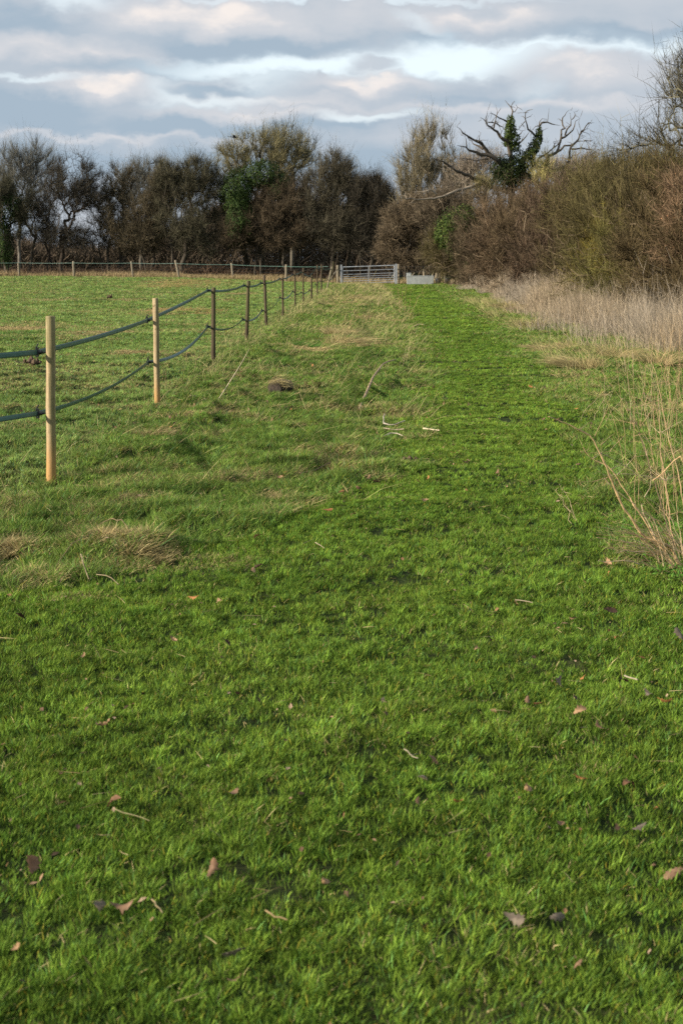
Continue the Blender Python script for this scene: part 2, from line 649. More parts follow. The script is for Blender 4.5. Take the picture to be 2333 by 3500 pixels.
M_GROUND = ground_mat()
M_WOOD = wood_mat('new pine stake', (0.50, 0.40, 0.245), (0.33, 0.24, 0.125), (0.10, 0.06, 0.03), (0.42, 0.23, 0.07), .55)
M_OLD = wood_mat('weathered stake', (0.10, 0.075, 0.045), (0.06, 0.043, 0.025), (0.02, 0.014, 0.009), (0.05, 0.035, 0.02), .3)
M_GREYW = wood_mat('silvered stake', (0.30, 0.26, 0.19), (0.20, 0.17, 0.12), (0.06, 0.05, 0.035), (0.16, 0.13, 0.08), .3)
M_TAPE = tape_mat()
M_BLACK = plain_mat('black nylon', (0.012, 0.012, 0.014), .45, 0, .3, 60)
M_STEEL = plain_mat('galvanised steel', (0.46, 0.49, 0.52), .42, .55, .25, 5, None, .1)
M_TROUGH = plain_mat('galvanised sheet', (0.50, 0.53, 0.53), .5, .35, .3, 3, (0.36, 0.39, 0.39), .1)
M_TUB = plain_mat('dark tub plastic', (0.03, 0.035, 0.045), .5)
M_WIRE = plain_mat('fence wire', (0.10, 0.10, 0.10), .5, .5)
M_LOGEND = plain_mat('wet log wood', (0.05, 0.035, 0.022), .85, 0, .5, 25, (0.018, 0.013, 0.01), .8)
M_SOIL = plain_mat('crumbly soil', (0.055, 0.035, 0.02), .95, 0, .6, 30, (0.10, 0.065, 0.035), 1.0)
M_BIRD = plain_mat('black feathers', (0.01, 0.01, 0.012), .5, 0, .3, 40)

# ------------------------------------------------------------------ ground sheet
def axis(lo, hi, a, b, step, grow=1.18):
    mid = list(np.arange(a, b + 1e-6, step))
    up = []; s = step; v = b
    while v < hi:
        s *= grow; v = min(v + s, hi); up.append(v)
    dn = []; s = step; v = a
    while v > lo:
        s *= grow; v = max(v - s, lo); dn.append(v)
    return np.array(dn[::-1] + mid + up)


xs = axis(-3000, 3000, -7, 7, .07, 1.12)
ys = axis(-300, 5000, 1.0, 24, .07, 1.06)
GX, GY = np.meshgrid(xs, ys)
V = np.stack([GX.ravel(), GY.ravel(), G(GX, GY).ravel() - .014 * sst(60, 30, GY.ravel())], 1)
nx, ny = len(xs), len(ys)
i = (np.arange(ny - 1)[:, None] * nx + np.arange(nx - 1)[None]).ravel()
F = np.stack([i, i + 1, i + nx + 1, i + nx], 1)
gr = part('ground', V, F, M_GROUND, smooth=True)
tag(gr, 'gently rolling pasture ground under the grass', 'ground', kind='structure')
del GX, GY

# ------------------------------------------------------------------ grass
PXM = FPX * 682 / 2333       # render pixels per metre at 1 m


def lerp(a, b, t):
    t = np.asarray(t)[:, None]
    return np.array(a)[None] * (1 - t) + np.array(b)[None] * t


STRAW = (0.48, 0.40, 0.20)
STRAW2 = (0.36, 0.29, 0.13)

HAY = [(425, 653, 100, 7), (395, 715, 70, 7), (470, 716, 70, 5), (300, 690, 50, 3), (100, 690, 110, 4), (370, 676, 20, 2.5),
       (60, 750, 130, 9), (210, 640, 40, 2), (560, 676, 40, 3), (200, 765, 90, 6), (330, 815, 60, 6), (520, 690, 30, 3), (290, 636, 60, 2)]
HAYP = []
for (hx, hy, rx, ry) in HAY:
    c = ground(hx, hy); a = ground(hx + rx, hy); b0 = ground(hx, hy - ry); b1 = ground(hx, hy + ry)
    HAYP.append((c[0], c[1], abs(a[0] - c[0]), abs(b0[1] - b1[1]) / 2))
DEADP = []
for (hx, hy, rx, ry) in [(380, 1300, 190, 22), (230, 1250, 120, 22), (200, 1365, 90, 14), (350, 1000, 50, 12), (830, 790, 110, 14),
                         (700, 800, 90, 12), (860, 730, 60, 12), (775, 760, 40, 12), (530, 960, 90, 10), (700, 1045, 60, 8), (880, 950, 40, 8),
                         (300, 1150, 60, 9), (80, 1260, 70, 18), (790, 690, 80, 12), (700, 900, 60, 8), (1300, 860, 60, 10), (640, 1140, 60, 10),
                         (1260, 800, 70, 14), (1500, 930, 80, 20), (1410, 1290, 50, 10), (470, 1190, 60, 8), (870, 655, 60, 10)]:
    c = ground(hx, hy); a = ground(hx + rx, hy); b0 = ground(hx, hy - ry); b1 = ground(hx, hy + ry)
    DEADP.append((c[0], c[1], abs(a[0] - c[0]), abs(b0[1] - b1[1]) / 2))


def patches(x, y, lst):
    r = np.zeros(len(x))
    wx = (fbm(x * 1.2, y * 1.2, 31, 2) - .5)
    wy = (fbm(x * 1.2, y * 1.2, 37, 2) - .5)
    for (cx, cy, rx, ry) in lst:
        e = ((x - cx) / rx + wx * 1.3) ** 2 + ((y - cy) / ry + wy * 1.3) ** 2
        r = np.maximum(r, sst(1.5, .3, e))
    return r


bands = [(2.1, 4.5, 36000), (4.5, 7, 29000), (7, 10, 20000), (10, 14, 14500), (14, 20, 8500), (20, 28, 4200), (28, 40, 2300), (40, 60, 1050), (60, 95, 440),
         (95, 122, 200)]
GM = {'mown': MB(), 'rough': MB(), 'paddock': MB()}
for (y0, y1, rho) in bands:
    hw = lambda y: 0.255 * y + 1.1
    area = (y1 - y0) * (hw(y0) + hw(y1))
    n = int(area * rho)
    y = rng.uniform(y0, y1, n)
    keep = rng.random(n) < hw(y) / hw(y1)
    y = y[keep]
    x = rng.uniform(-1, 1, len(y)) * hw(y)
    # every blade belongs to a tuft and leans away from its middle
    NB = 16
    nt = len(y) // NB
    tx, ty = x[:nt], y[:nt]
    cl_ = fbm(tx * 3.4, ty * 3.4, 41, 2)
    keep = rng.random(nt) < np.clip(0.62 + (cl_ - .38) * 2.4, .55, 1)
    tx, ty = tx[keep], ty[keep]
    nt = len(tx)
    tid = np.repeat(np.arange(nt), rng.integers(8, 40, nt))
    n = len(tid)
    trad = (.009 + .011 * rng.random(nt)) * max(1, (y0 + y1) / 2 / 14)
    off = rng.normal(0, 1, (n, 2))
    x = tx[tid] + off[:, 0] * trad[tid]; y = ty[tid] + off[:, 1] * trad[tid]
    tbright = rng.normal(1, .36, nt)[tid].clip(.35, 1.8); thgt = rng.normal(1, .20, nt)[tid].clip(.5, 1.8); ttone = rng.random(nt)[tid]
    taz = rng.uniform(0, 6.28, nt)[tid]
    m = mown(x, y); pd = paddock(x, y)
    kind = np.where(m > rng.random(n), 0, np.where(pd > rng.random(n), 2, 1))
    d = y
    wpx = 0.42 * d / PXM
    big = fbm(x * .55, y * .55, 51, 3)
    mid = fbm(x * 2.6, y * 2.6, 61, 3)
    tuft = vn(x * 5.5, y * 5.5, 71)
    fine = .5 * vn(x * 14 + y * 3, y * 12 - x * 4, 73) + .5 * vn(x * 27 - y * 6, y * 22, 75)
    rr = rng.random(n)
    # ---- heights
    h = np.where(kind == 0, 0.024 + 0.024 * sst(.15, .85, fine) + 0.022 * (mid - .5), np.where(kind == 1, 0.042 + 0.060 * tuft * (0.5 + mid), 0.035 + 0.045 * tuft * mid * 1.6))
    h = h * np.where(kind == 0, .72, .82)
    h = np.maximum(h, .017) * (0.65 + 0.7 * rr)  * thgt * (1 + np.clip((y - 20) / 80, 0, .6))
    # ---- lean, combed by wind and mower in drifting directions
    az = np.arctan2(off[:, 1] + .9 * np.sin(taz), off[:, 0] + .9 * np.cos(taz)) + rng.normal(0, .55, n)
    lean = np.where(kind == 0, .42, .52) * (0.2 + rng.random(n)) + (kind == 1) * .1
    D = np.stack([np.cos(az) * np.sin(lean), np.sin(az) * np.sin(lean), np.cos(lean)], 1)
    bend = np.stack([np.cos(az), np.sin(az), -0.7 * np.ones(n)], 1) * (h * (0.06 + .3 * rng.random(n) ** 1.5))[:, None]
    bend[:, 0] += .12 * h
    # ---- colours
    t = np.clip(.55 * rng.random(n) + .5 * ttone - .02, 0, 1)
    g0 = lerp((0.040, 0.108, 0.012), (0.208, 0.302, 0.040), np.clip(.15 + .9 * t * (big + .15) + .25 * (mid - .5), 0, 1))
    g1 = lerp((0.050, 0.122, 0.016), (0.235, 0.325, 0.066), np.clip(t * .8 + .4 * (big - .4), 0, 1))
    g2 = lerp((0.095, 0.190, 0.035), (0.285, 0.370, 0.105), np.clip(t * .7 + .6 * (big - .35), 0, 1))
    col = np.where((kind == 0)[:, None], g0, np.where((kind == 1)[:, None], g1, g2))
    col = col * (.80 + .38 * sst(.2, .8, fine))[:, None]  # light tuft tops and shaded gaps between them are put into the colour
    col = col * tbright[:, None] 
    blue = rng.random(n) < .10
    col[blue] *= np.array([.8, 1.0, 1.9])
    ps = np.where(kind == 0, .022 + .05 * (mid > .62), np.where(kind == 1, .10 + .50 * sst(.48, .70, mid) + .48 * patches(x, y, DEADP), .10 + .42 * sst(.46, .68, fbm(x * .5, y * 1.1, 91, 3)) + .55 * patches(x, y, HAYP)))
    ps = ps + (kind == 0) * .45 * sst(-1.2, -.2, left_edge(y) - x + .3) * 0 + (kind == 0) * 0.30 * patches(x, y, DEADP)
    dead = rng.random(n) < ps
    nd = dead.sum()
    dc = lerp(STRAW, STRAW2, rng.random(nd)) * (0.6 + .6 * rng.random(nd))[:, None]
    hayred = patches(x[dead], y[dead], HAYP[:3])
    dc = dc * (1 - .0 * hayred[:, None]) * np.array([1, .93, .85]) ** hayred[:, None]
    col[dead] = dc
    yel = (~dead) & (rng.random(n) < .035)
    col[yel] = np.array([0.26, 0.24, 0.035])
    h = np.where(dead, h * .95, h)
    # dead thatch lies flatter
    Dd = D[dead]; Dd[:, 2] *= .45; D[dead] = Dd / np.linalg.norm(Dd, axis=1)[:, None]
    longb = rng.random(n) < .05 * sst(14, 8, y)
    h = np.where(longb, h * 1.35, h); col[longb] *= 1.2
    wd = np.maximum(np.where(kind == 0, .0027, .0030) * (0.55 + 1.0 * rng.random(n) ** 1.6), wpx * (0.8 + .5 * rng.random(n)))
    z = G(x, y) - .006
    P = np.stack([x, y, z], 1)
    for kk, nm in enumerate(('mown', 'rough', 'paddock')):
        s_ = kind == kk
        GM[nm].blades(P[s_], D[s_], h[s_], wd[s_], bend[s_], col[s_])

# longer straw blades and seed stalks in the rough strip and along the right bank
def stalks(mb, x, y, hmin, hmax, wid, az0, spread, lean0, cols, droop=.3):
    n = len(x)
    az = az0 + rng.normal(0, spread, n)
    lean = np.clip(rng.normal(lean0, .25, n), .02, 1.35)
    L = rng.uniform(hmin, hmax, n)
    D = np.stack([np.cos(az) * np.sin(lean), np.sin(az) * np.sin(lean), np.cos(lean)], 1)
    bend = np.stack([np.cos(az), np.sin(az), -.8 * np.ones(n)], 1) * (L * droop * rng.random(n))[:, None]
    wd = np.maximum(wid, .33 * y / PXM) * rng.uniform(.7, 1.3, n)
    c = lerp(cols[0], cols[1], rng.random(n)) * rng.uniform(.7, 1.15, n)[:, None]
    mb.blades(np.stack([x, y, G(x, y) - .01], 1), D, L, wd, bend, c)


n = 26000
y = rng.uniform(9, 96, n) ** 1.0
x = fence_x(y) + rng.random(n) * (left_edge(y) - fence_x(y) + .3)
kp = rng.random(n) < (.12 + 0.95 * sst(.5, .75, fbm(x * .8, y * .45, 101, 3)) + .08 * patches(x, y, DEADP)) * np.clip(y / 45, .12, 1)
x, y = x[kp], y[kp]
stalks(GM['rough'], x, y, .14, .42, .003, 0.4, .9, .75, (STRAW, (0.26, .27, .10)), .4)
# right bank, from the weeds up to the tall dry stand
n = 30000
y = rng.uniform(6, 60, n)
x = right_edge(y) + .1 + rng.random(n) ** 1.2 * 5.5
kp = rng.random(n) < (.06 + 1.0 * sst(.48, .72, fbm(x * .7, y * .5, 103, 3)) + .5 * patches(x, y, DEADP)) * np.clip(y / 30, .15, 1)
x, y = x[kp], y[kp]
stalks(GM['rough'], x, y, .12, .45, .003, 2.6, 1.2, .7, (STRAW, (0.22, .25, .08)), .4)
# fringe under the near fence line
n = 3500
y = rng.uniform(9, 80, n)
x = fence_x(y) + rng.normal(0, .25, n)
stalks(GM['rough'], x, y, .1, .3, .003, 0.2, 1.4, .4, ((0.10, .17, .04), STRAW), .5)
o = GM['mown'].build('mown_grass', M_GRASS); tag(o, 'short bright green mown grass of the footpath strip', 'grass', kind='stuff')
o = GM['rough'].build('rough_grass', M_GRASS); tag(o, 'longer tussocky grass mixed with straw beside the mown strip', 'grass', kind='stuff')
o = GM['paddock'].build('paddock_grass', M_GRASS); tag(o, 'grazed yellowish paddock grass beyond the tape fence', 'grass', kind='stuff')
del GM

# ------------------------------------------------------------------ near tape fence
def px_fac(y):
    return y


def gz(x, y):
    return float(G(np.array([x]), np.array([y]))[0])


def post_mesh(mb, base, top, r, seed, sides=20, chamfer=.006, taper=.97):
    base = np.array(base, float); top = np.array(top, float)
    L = np.linalg.norm(top - base)
    ts = np.array([0, .15, .35, .55, .75, .9, 1 - chamfer / L, 1.0])
    rr = r * np.array([1.02, 1.01, 1.0, 1.0, .99, .985, .98, .86])
    rr = rr * np.linspace(1, taper, len(ts))
    g = np.random.default_rng(seed)
    P = base + (top - base) * ts[:, None]
    P[1:-2, :2] += g.normal(0, r * .06, (len(ts) - 3, 2))
    mb.tube(P, rr, sides, True, None, .07, seed)


def insulator(loc, post_xy, name, parent, rlead, sc_=1.0):
    """screw-in tape holder: lag screw, clamp plate with hooked ends, locking nut"""
    mb = MB()
    loc = np.array(loc, float)
    pp = np.array([post_xy[0], post_xy[1], loc[2]])
    mb.tube([pp + (loc - pp) * .2, loc], .0045 * sc_, 8)
    mb.tube([loc - (loc - pp) * .28, loc - (loc - pp) * .05], .016 * sc_, 10)
    mb.tube([loc - (loc - pp) * .4, loc - (loc - pp) * .28], .011 * sc_, 6)
    mb.box(loc, (.010, .020, .062 * sc_))
    mb.box(loc + np.array([-.008, 0, .030 * sc_]), (.022, .022, .008))
    mb.box(loc + np.array([-.008, 0, -.030 * sc_]), (.022, .022, .008))
    mb.tube([loc + np.array([-.016, 0, -.030]), loc + np.array([-.018, -.003, .0]), loc + np.array([-.010, -.004, .036]), loc + np.array([.004, -.004, .062])], .0055 * sc_, 6)
    mb.box(loc + np.array([-.016, 0, -.004]), (.012, .026, .018))
    return mb.build(name, M_BLACK, parent)


TOPS = [(116, 726), (357, 685), (491, 660), (571, 645), (607, 632), (649, 638), (677, 621.5), (696.5, 615.5), (716, 633), (728.5, 608.5), (738, 607.5), (762.5, 613)]
HT = [.97, .97, 1.13, 1.14, 1.09, 1.09, 1.14, 1.22, .99, 1.30, 1.27, 1.15]
HL = [.52, .51, .566, .45, .42, .56, .585, .44, .42, .55, .58, .55]
PR = [.035, .033, .036, .038, .036, .030, .030, .032, .040, .036, .042, .050]
tf = empty('tape_fence', (FP[1][0], FP[1][1], 0), 'green electric tape fence on wooden stakes running up the paddock edge to the gate', 'fence')
tapeT = []; tapeL = []
allp = [((-5.0, 6.5), None)] + [((p[0], p[1]), i) for i, p in enumerate(FP)]
p0 = np.array([-5.0, 6.5, gz(-5.0, 6.5)])
mb = MB(); post_mesh(mb, p0 - [0, 0, .25], p0 + [0, 0, 1.2], .035, 77)
# stakes as children, each with its own origin at its foot so the grain runs up the stake
def stake(base, top, r, mat, seed, label=None, parent=tf):
    mb = MB()
    b = np.array(base, float)
    post_mesh(mb, b - (np.array(top) - b) * .2, top, r, seed)
    me_o = mb.build('stake', mat, None, smooth=False, origin=b)
    for pl in me_o.data.polygons:
        pl.use_smooth = len(pl.vertices) == 4
    me_o.parent = parent
    org = ORIG.get(parent.name, np.array(parent.location))
    me_o.location = (b - org).tolist()
    ORIG[me_o.name] = b
    if label:
        me_o['label'] = label
    return me_o


s0 = stake(p0, p0 + [0, 0, 1.2], .035, M_WOOD, 77)
SLAB = {0: 'pale new round stake, the tallest and nearest', 1: 'second pale new stake, honey coloured at its foot', 8: 'short dark stake leaning slightly', 11: 'pale stake leaning towards the gate'}
tapeT.append((-5.0, 6.42, p0[2] + .97)); tapeL.append((-5.0, 6.42, p0[2] + .52))
for i, fp in enumerate(FP):
    top = at_d(*TOPS[i], fp[1])
    zb = gz(fp[0], fp[1])
    mat = M_WOOD if i < 2 else (M_GREYW if i == 11 else M_OLD)
    st = stake((fp[0], fp[1], zb), top, PR[i], mat, 100 + i, SLAB.get(i))
    off = PR[i] + .055
    for hh, lst in ((HT[i], tapeT), (HL[i], tapeL)):
        f = hh / 1.2
        cx = fp[0] + (top[0] - fp[0]) * f
        loc = np.array([cx - off, fp[1] - .01, zb + hh + (.0 if i > 1 else 0)])
        insulator(loc, (cx, fp[1]), 'insulator', st, off, 1.0 if i < 4 else 1.25)
        lst.append(tuple(loc))
# last span ends at the gate's hanging post
for lst, z in ((tapeT, 1.18), (tapeL, .55)):
    lst.append((-.55, 90.0, z))


def tape(points, sag, name, wid=.04, twist=0):
    V = []; U = []
    along = 0
    for s in range(len(points) - 1):
        a = np.array(points[s]); b = np.array(points[s + 1])
        n = 26
        sg = sag[s] if s < len(sag) else .05
        for t in np.linspace(0, 1, n, endpoint=(s == len(points) - 2)):
            p = a + (b - a) * t
            p[2] -= sg * 4 * t * (1 - t)
            # ends are pinched flat in the clamps, the middle of a span rolls a little in the wind
            tw = twist * math.sin(math.pi * t) * (1 if s % 2 else -1) + .12 * math.sin(7 * t + s)
            d = b - a; d /= np.linalg.norm(d)
            up = np.array([0, 0, 1.0]) - d * d[2]
            side = np.cross(d, up)
            e = up * math.cos(tw) + side * math.sin(tw)
            along = s * 4 + t * 4
            for k, f in enumerate((-.5, -.17, .17, .5)):
                V.append(p + e * wid * f); U.append((k / 3, along, 0))
    V = np.array(V); n = len(V) // 4
    i = np.arange(n - 1)[:, None] * 4 + np.arange(3)[None]
    F = np.stack([i, i + 1, i + 5, i + 4], -1).reshape(-1, 4)
    o = part(name, V, F, M_TAPE, tf, np.array(U), True)
    md = o.modifiers.new('thick', 'SOLIDIFY'); md.thickness = .0012
    return o


t1_ = tape(tapeT, [.015, .02, .015, .05, .05, .05, .05, .04, .03, .03], 'tape', .042, .10); t1_['label'] = 'upper tape'
t2_ = tape(tapeL, [.03, .07, .13, .12, .11, .12, .12, .1, .08, .06], 'tape', .038, .5); t2_['label'] = 'lower sagging tape'

# ------------------------------------------------------------------ far paddock fence
ff = empty('wire_fence', (-12, 110, .3), 'long post and wire fence with a green top line below the leafless trees', 'fence')
FARP = [((-50, 118.5), 1.15, 0, .08), ((-44.8, 118), 1.2, .02, .08), ((-39.8, 117.6), 1.15, 0, .08), ((-35, 117.2), 1.2, -.04, .08), ((-30.4, 116.6), 1.1, 0, .07),
        ((-25.9, 116.0), 1.10, -.03, .08), ((-21.0, 113.3), 1.22, 0, .09), ((-16.1, 111.5), 1.22, -.1, .08), ((-12.3, 109.5), 1.32, -.28, .09), ((-8.1, 108), 1.20, -.12, .08), ((-4.0, 104), 1.22, .03, .085)]
tops = []
for i, ((x, y), h, lean, r) in enumerate(FARP):
    zb = gz(x, y)
    stake((x, y, zb), (x + lean, y, zb + h), r, M_GREYW, 200 + i, 'pale stake leaning well over' if i == 8 else None, ff)
    tops.append((x + lean * .85, y - r, zb + 1.06))
tops.append((-.9, 97.5, 1.25))
def wirepts(pts, dz, sag):
    P = []
    for a, b in zip(pts[:-1], pts[1:]):
        a = np.array(a); b = np.array(b)
        for t in np.linspace(0, 1, 8, endpoint=False):
            p = a + (b - a) * t; p[2] += dz - sag * 4 * t * (1 - t); P.append(p)
    P.append(np.array(pts[-1]) + [0, 0, dz])
    return P
mb = MB(); P = np.array(wirepts(tops, .02, .03)); V = np.concatenate([P + [0, 0, .012], P - [0, 0, .012]]); n = len(P); i = np.arange(n - 1)
o = part('tape', V, np.stack([i, i + 1, n + i + 1, n + i], 1), M_TAPE, ff, np.tile([.45, .2, 0], (len(V), 1)), True)
o.modifiers.new('thick', 'SOLIDIFY').thickness = .002
for dz in (-.22, -.45, -.68):
    mb = MB(); mb.tube(wirepts(tops, dz, .015), .0035, 4); mb.build('wire', M_WIRE, ff)

# ------------------------------------------------------------------ gate and what stands round it
gt = empty('metal_gate', (1.85, 97, .1), 'silver galvanised seven bar field gate closing the end of the mown path', 'gate')
A0 = at_d(787, 613.5, 97); A1 = at_d(905, 609.5, 97)
def lp(a, b, t): return np.array(a) + (np.array(b) - np.array(a)) * t
hg = 1.10
dn = np.array([0, 0, -1.0])
for fr, r in ((0, .032), (.235, .022), (.455, .022), (.59, .020), (.72, .020), (.86, .020), (1.0, .026)):
    mb = MB(); mb.tube([A0 + dn * hg * fr, lp(A0, A1, .5) + dn * (hg * fr + .004), A1 + dn * hg * fr], r, 10); mb.build('rail', M_STEEL, gt, True)
for a, wd in ((A0, .05), (A1, .05)):
    mb = MB(); mb.tube([a + [0, 0, .03], a + dn * (hg + .03)], .026, 10); mb.build('end_upright', M_STEEL, gt, True)
mb = MB(); c_ = lp(A0, A1, .5); mb.box(c_ + dn * hg * .5 + [0, -.03, 0], (.045, .008, hg)); mb.build('centre_stay', M_STEEL, gt)
for zz in (.12, .95):
    mb = MB(); q0 = A0 + dn * zz; mb.tube([q0, q0 + [-.16, 0, 0]], .014, 8); mb.box(q0 + [-.02, 0, 0], (.07, .07, .05)); mb.build('hinge', M_STEEL, gt)
mb = MB(); q0 = A1 + dn * .35; mb.box(q0 + [.05, -.02, 0], (.16, .02, .03)); mb.box(q0 + [-.03, -.03, .02], (.05, .03, .07)); mb.build('latch', M_STEEL, gt)
def thing_post(name, bpx, tpx, d, r, mat, label, cat, square=False):
    b = at_d(*bpx, d); t = at_d(*tpx, d)
    b[2] = min(b[2], gz(b[0], b[1]))
    mb = MB()
    if square:
        mb.box((b + t) / 2 - [0, 0, .15], (r * 2, r * 2, np.linalg.norm(t - b) + .3))
        mb.box(t + [0, 0, .006], (r * 2.15, r * 2.15, .012))
    else:
        post_mesh(mb, b - (t - b) * .2, t, r, int(bpx[0]))
    o = mb.build(name, mat, None, not square, b)
    if not square:
        for pl in o.data.polygons: pl.use_smooth = len(pl.vertices) == 4
    return tag(o, label, cat)
thing_post('gate_post', (909.5, 652), (909, 606.5), 97, .075, M_STEEL, 'thick square silver steel post at the latch end of the gate', 'post', True)
thing_post('gate_post', (783, 648), (783.5, 608.5), 97.0, .055, M_STEEL, 'slim silver steel post the gate hangs on', 'post', True)
thing_post('wooden_post', (915.5, 651), (915, 607), 97.3, .06, M_GREYW, 'round wooden post right behind the latch end of the gate', 'post')
thing_post('wooden_post', (776, 646), (775, 609), 97.2, .09, M_GREYW, 'stout round wooden post beside the hinge end of the gate', 'post')
thing_post('wooden_post', (771, 646), (771, 610.5), 96.5, .03, M_OLD, 'thin dark stake just left of the stout hinge post', 'post')
thing_post('wooden_post', (764, 648), (765.5, 600.5), 95.5, .03, M_OLD, 'thin dark stake taller than its neighbours left of the gate', 'post')
b = at_d(758, 643, 95); t = at_d(775, 618, 96.9); mb = MB(); mb.tube([b, lp(b, t, .5) + [0, 0, .02], t], .04, 8)
tag(mb.build('brace_rail', M_GREYW, None, True, b), 'slanting wooden brace propping the hinge side posts', 'brace')
# leaning stakes of the fence beyond
lf = empty('stake_fence', (3, 101, .1), 'line of thin leaning stakes and wire seen through and beyond the gate', 'fence')
LS = [((851, 652), (866, 618)), ((888, 653), (910, 624)), ((932, 652), (952, 626)), ((950, 655), (969, 618)), ((985, 655), (997, 621.5)), ((1012, 652), (1016, 618.5)), ((1052, 655), (1068, 626)), ((1072, 655), (1082, 627)), ((1100, 656), (1112, 627))]
LS = [((p0x, p0y), (t0x, t0y)) for (p0x, p0y), (t0x, t0y) in LS]
lt = []
for i, (bb, tt) in enumerate(LS):
    b = at_d(*bb, 101); t = at_d(*tt, 101); b[2] = gz(b[0], b[1])
    stake(b, t, .038, M_GREYW if i % 3 else M_OLD, 300 + i, None, lf); lt.append(lp(b, t, .9))
for dz in (-.02, -.4):
    mb = MB(); mb.tube([l + np.array([0, -.04, dz]) for l in lt], .005, 4); mb.build('wire', M_WIRE, lf)
rf = empty('post_fence', (6, 97, .1), 'short wire fence on an upright stake to the right of the trough', 'fence')
rp = []
for i, (bb, tt) in enumerate([((1021, 652), (1020.5, 611)), ((1090, 655), (1091, 613)), ((1160, 660), (1160, 615)), ((1240, 668), (1240, 618))]):
    b = at_d(*bb, 96.5 - i * 4); t = at_d(*tt, 96.5 - i * 4); b[2] = gz(b[0], b[1])
    stake(b, t, .045, M_GREYW, 320 + i, None, rf); rp.append(t)
rp = [at_d(915, 611, 97.2)] + rp
for dz in (-.05, -.35, -.7):
    mb = MB(); mb.tube([l + np.array([0, -.05, dz]) for l in rp], .005, 4); mb.build('wire', M_WIRE, rf)
# trough
a = at_d(933.5, 650.5, 95); bR = at_d(995.5, 653, 95)
tr = empty('water_trough', ((a[0] + bR[0]) / 2, 95.3, a[2]), 'long pale galvanised water trough with a raised float box at one end', 'trough')
cx = (a[0] + bR[0]) / 2; L = bR[0] - a[0]; zt = at_d(960, 634, 95)[2]; z0 = a[2] - .06; hh = zt - z0; wd = .5; th = .02
mb = MB()
def quad_prism(mb, x0, x1, y0, y1, z0, z1, flare=.03):
    v = np.array([[x0 + flare, y0 + flare, z0], [x1 - flare, y0 + flare, z0], [x1 - flare, y1 - flare, z0], [x0 + flare, y1 - flare, z0],
                  [x0, y0, z1], [x1, y0, z1], [x1, y1, z1], [x0, y1, z1]])
    mb.add(v, [[0, 1, 5, 4], [1, 2, 6, 5], [2, 3, 7, 6], [3, 0, 4, 7], [3, 2, 1, 0]])
quad_prism(mb, a[0], bR[0], 95, 95 + wd, z0, zt)
quad_prism(mb, a[0] + th, bR[0] - th, 95 + th, 95 + wd - th, z0 + th, zt)
mb.build('basin', M_TROUGH, tr)
mb = MB()
for s_, e_ in (((a[0], 95, zt), (bR[0], 95, zt)), ((a[0], 95 + wd, zt), (bR[0], 95 + wd, zt)), ((a[0], 95, zt), (a[0], 95 + wd, zt)), ((bR[0], 95, zt), (bR[0], 95 + wd, zt))):
    mb.tube([s_, e_], .016, 8)
mb.build('rim', M_TROUGH, tr, True)
mb = MB(); zc = at_d(940, 627.5, 95)[2]; bw = .28
mb.box((a[0] + bw / 2 + .005, 95 + wd / 2, (zt + zc) / 2 + .01), (bw, wd + .01, zc - zt)); mb.box((a[0] + bw / 2 + .005, 95 + wd / 2, zc + .012), (bw + .04, wd + .05, .012))
mb.build('float_box', M_TROUGH, tr)
mb = MB(); mb.tube([(bR[0] - .15, 94.99, z0 + .06), (bR[0] - .15, 95.01, z0 + .06)], .025, 8); mb.build('drain_plug', M_STEEL, tr)
mb = MB(); v = np.array([[a[0] + .03, 95.03, zt - .08], [bR[0] - .03, 95.03, zt - .08], [bR[0] - .03, 95 + wd - .03, zt - .08], [a[0] + .03, 95 + wd - .03, zt - .08]]); mb.add(v, [[0, 1, 2, 3]]); mb.build('water', M_TUB, tr)
for i, (px_, lab) in enumerate(((1006, 'dark blue plastic tub nearer the trough end'), (1027, 'dark blue plastic tub just past the upright stake'))):
    c = at_d(px_, 650, 98.5); zb = c[2] - .05
    mb = MB(); mb.tube([[c[0], c[1], zb], [c[0], c[1], zb + .2], [c[0], c[1], zb + .36]], [.19, .22, .24], 16, True); mb.tube([[c[0], c[1], zb + .35], [c[0], c[1], zb + .375]], .26, 16)
    tag(mb.build('plastic_tub', M_TUB, None, False, (c[0], c[1], zb)), lab, 'tub', 'tubs beside the trough')

# ------------------------------------------------------------------ trees
def unit(v):
    return v / (np.linalg.norm(v, axis=-1, keepdims=True) + 1e-9)


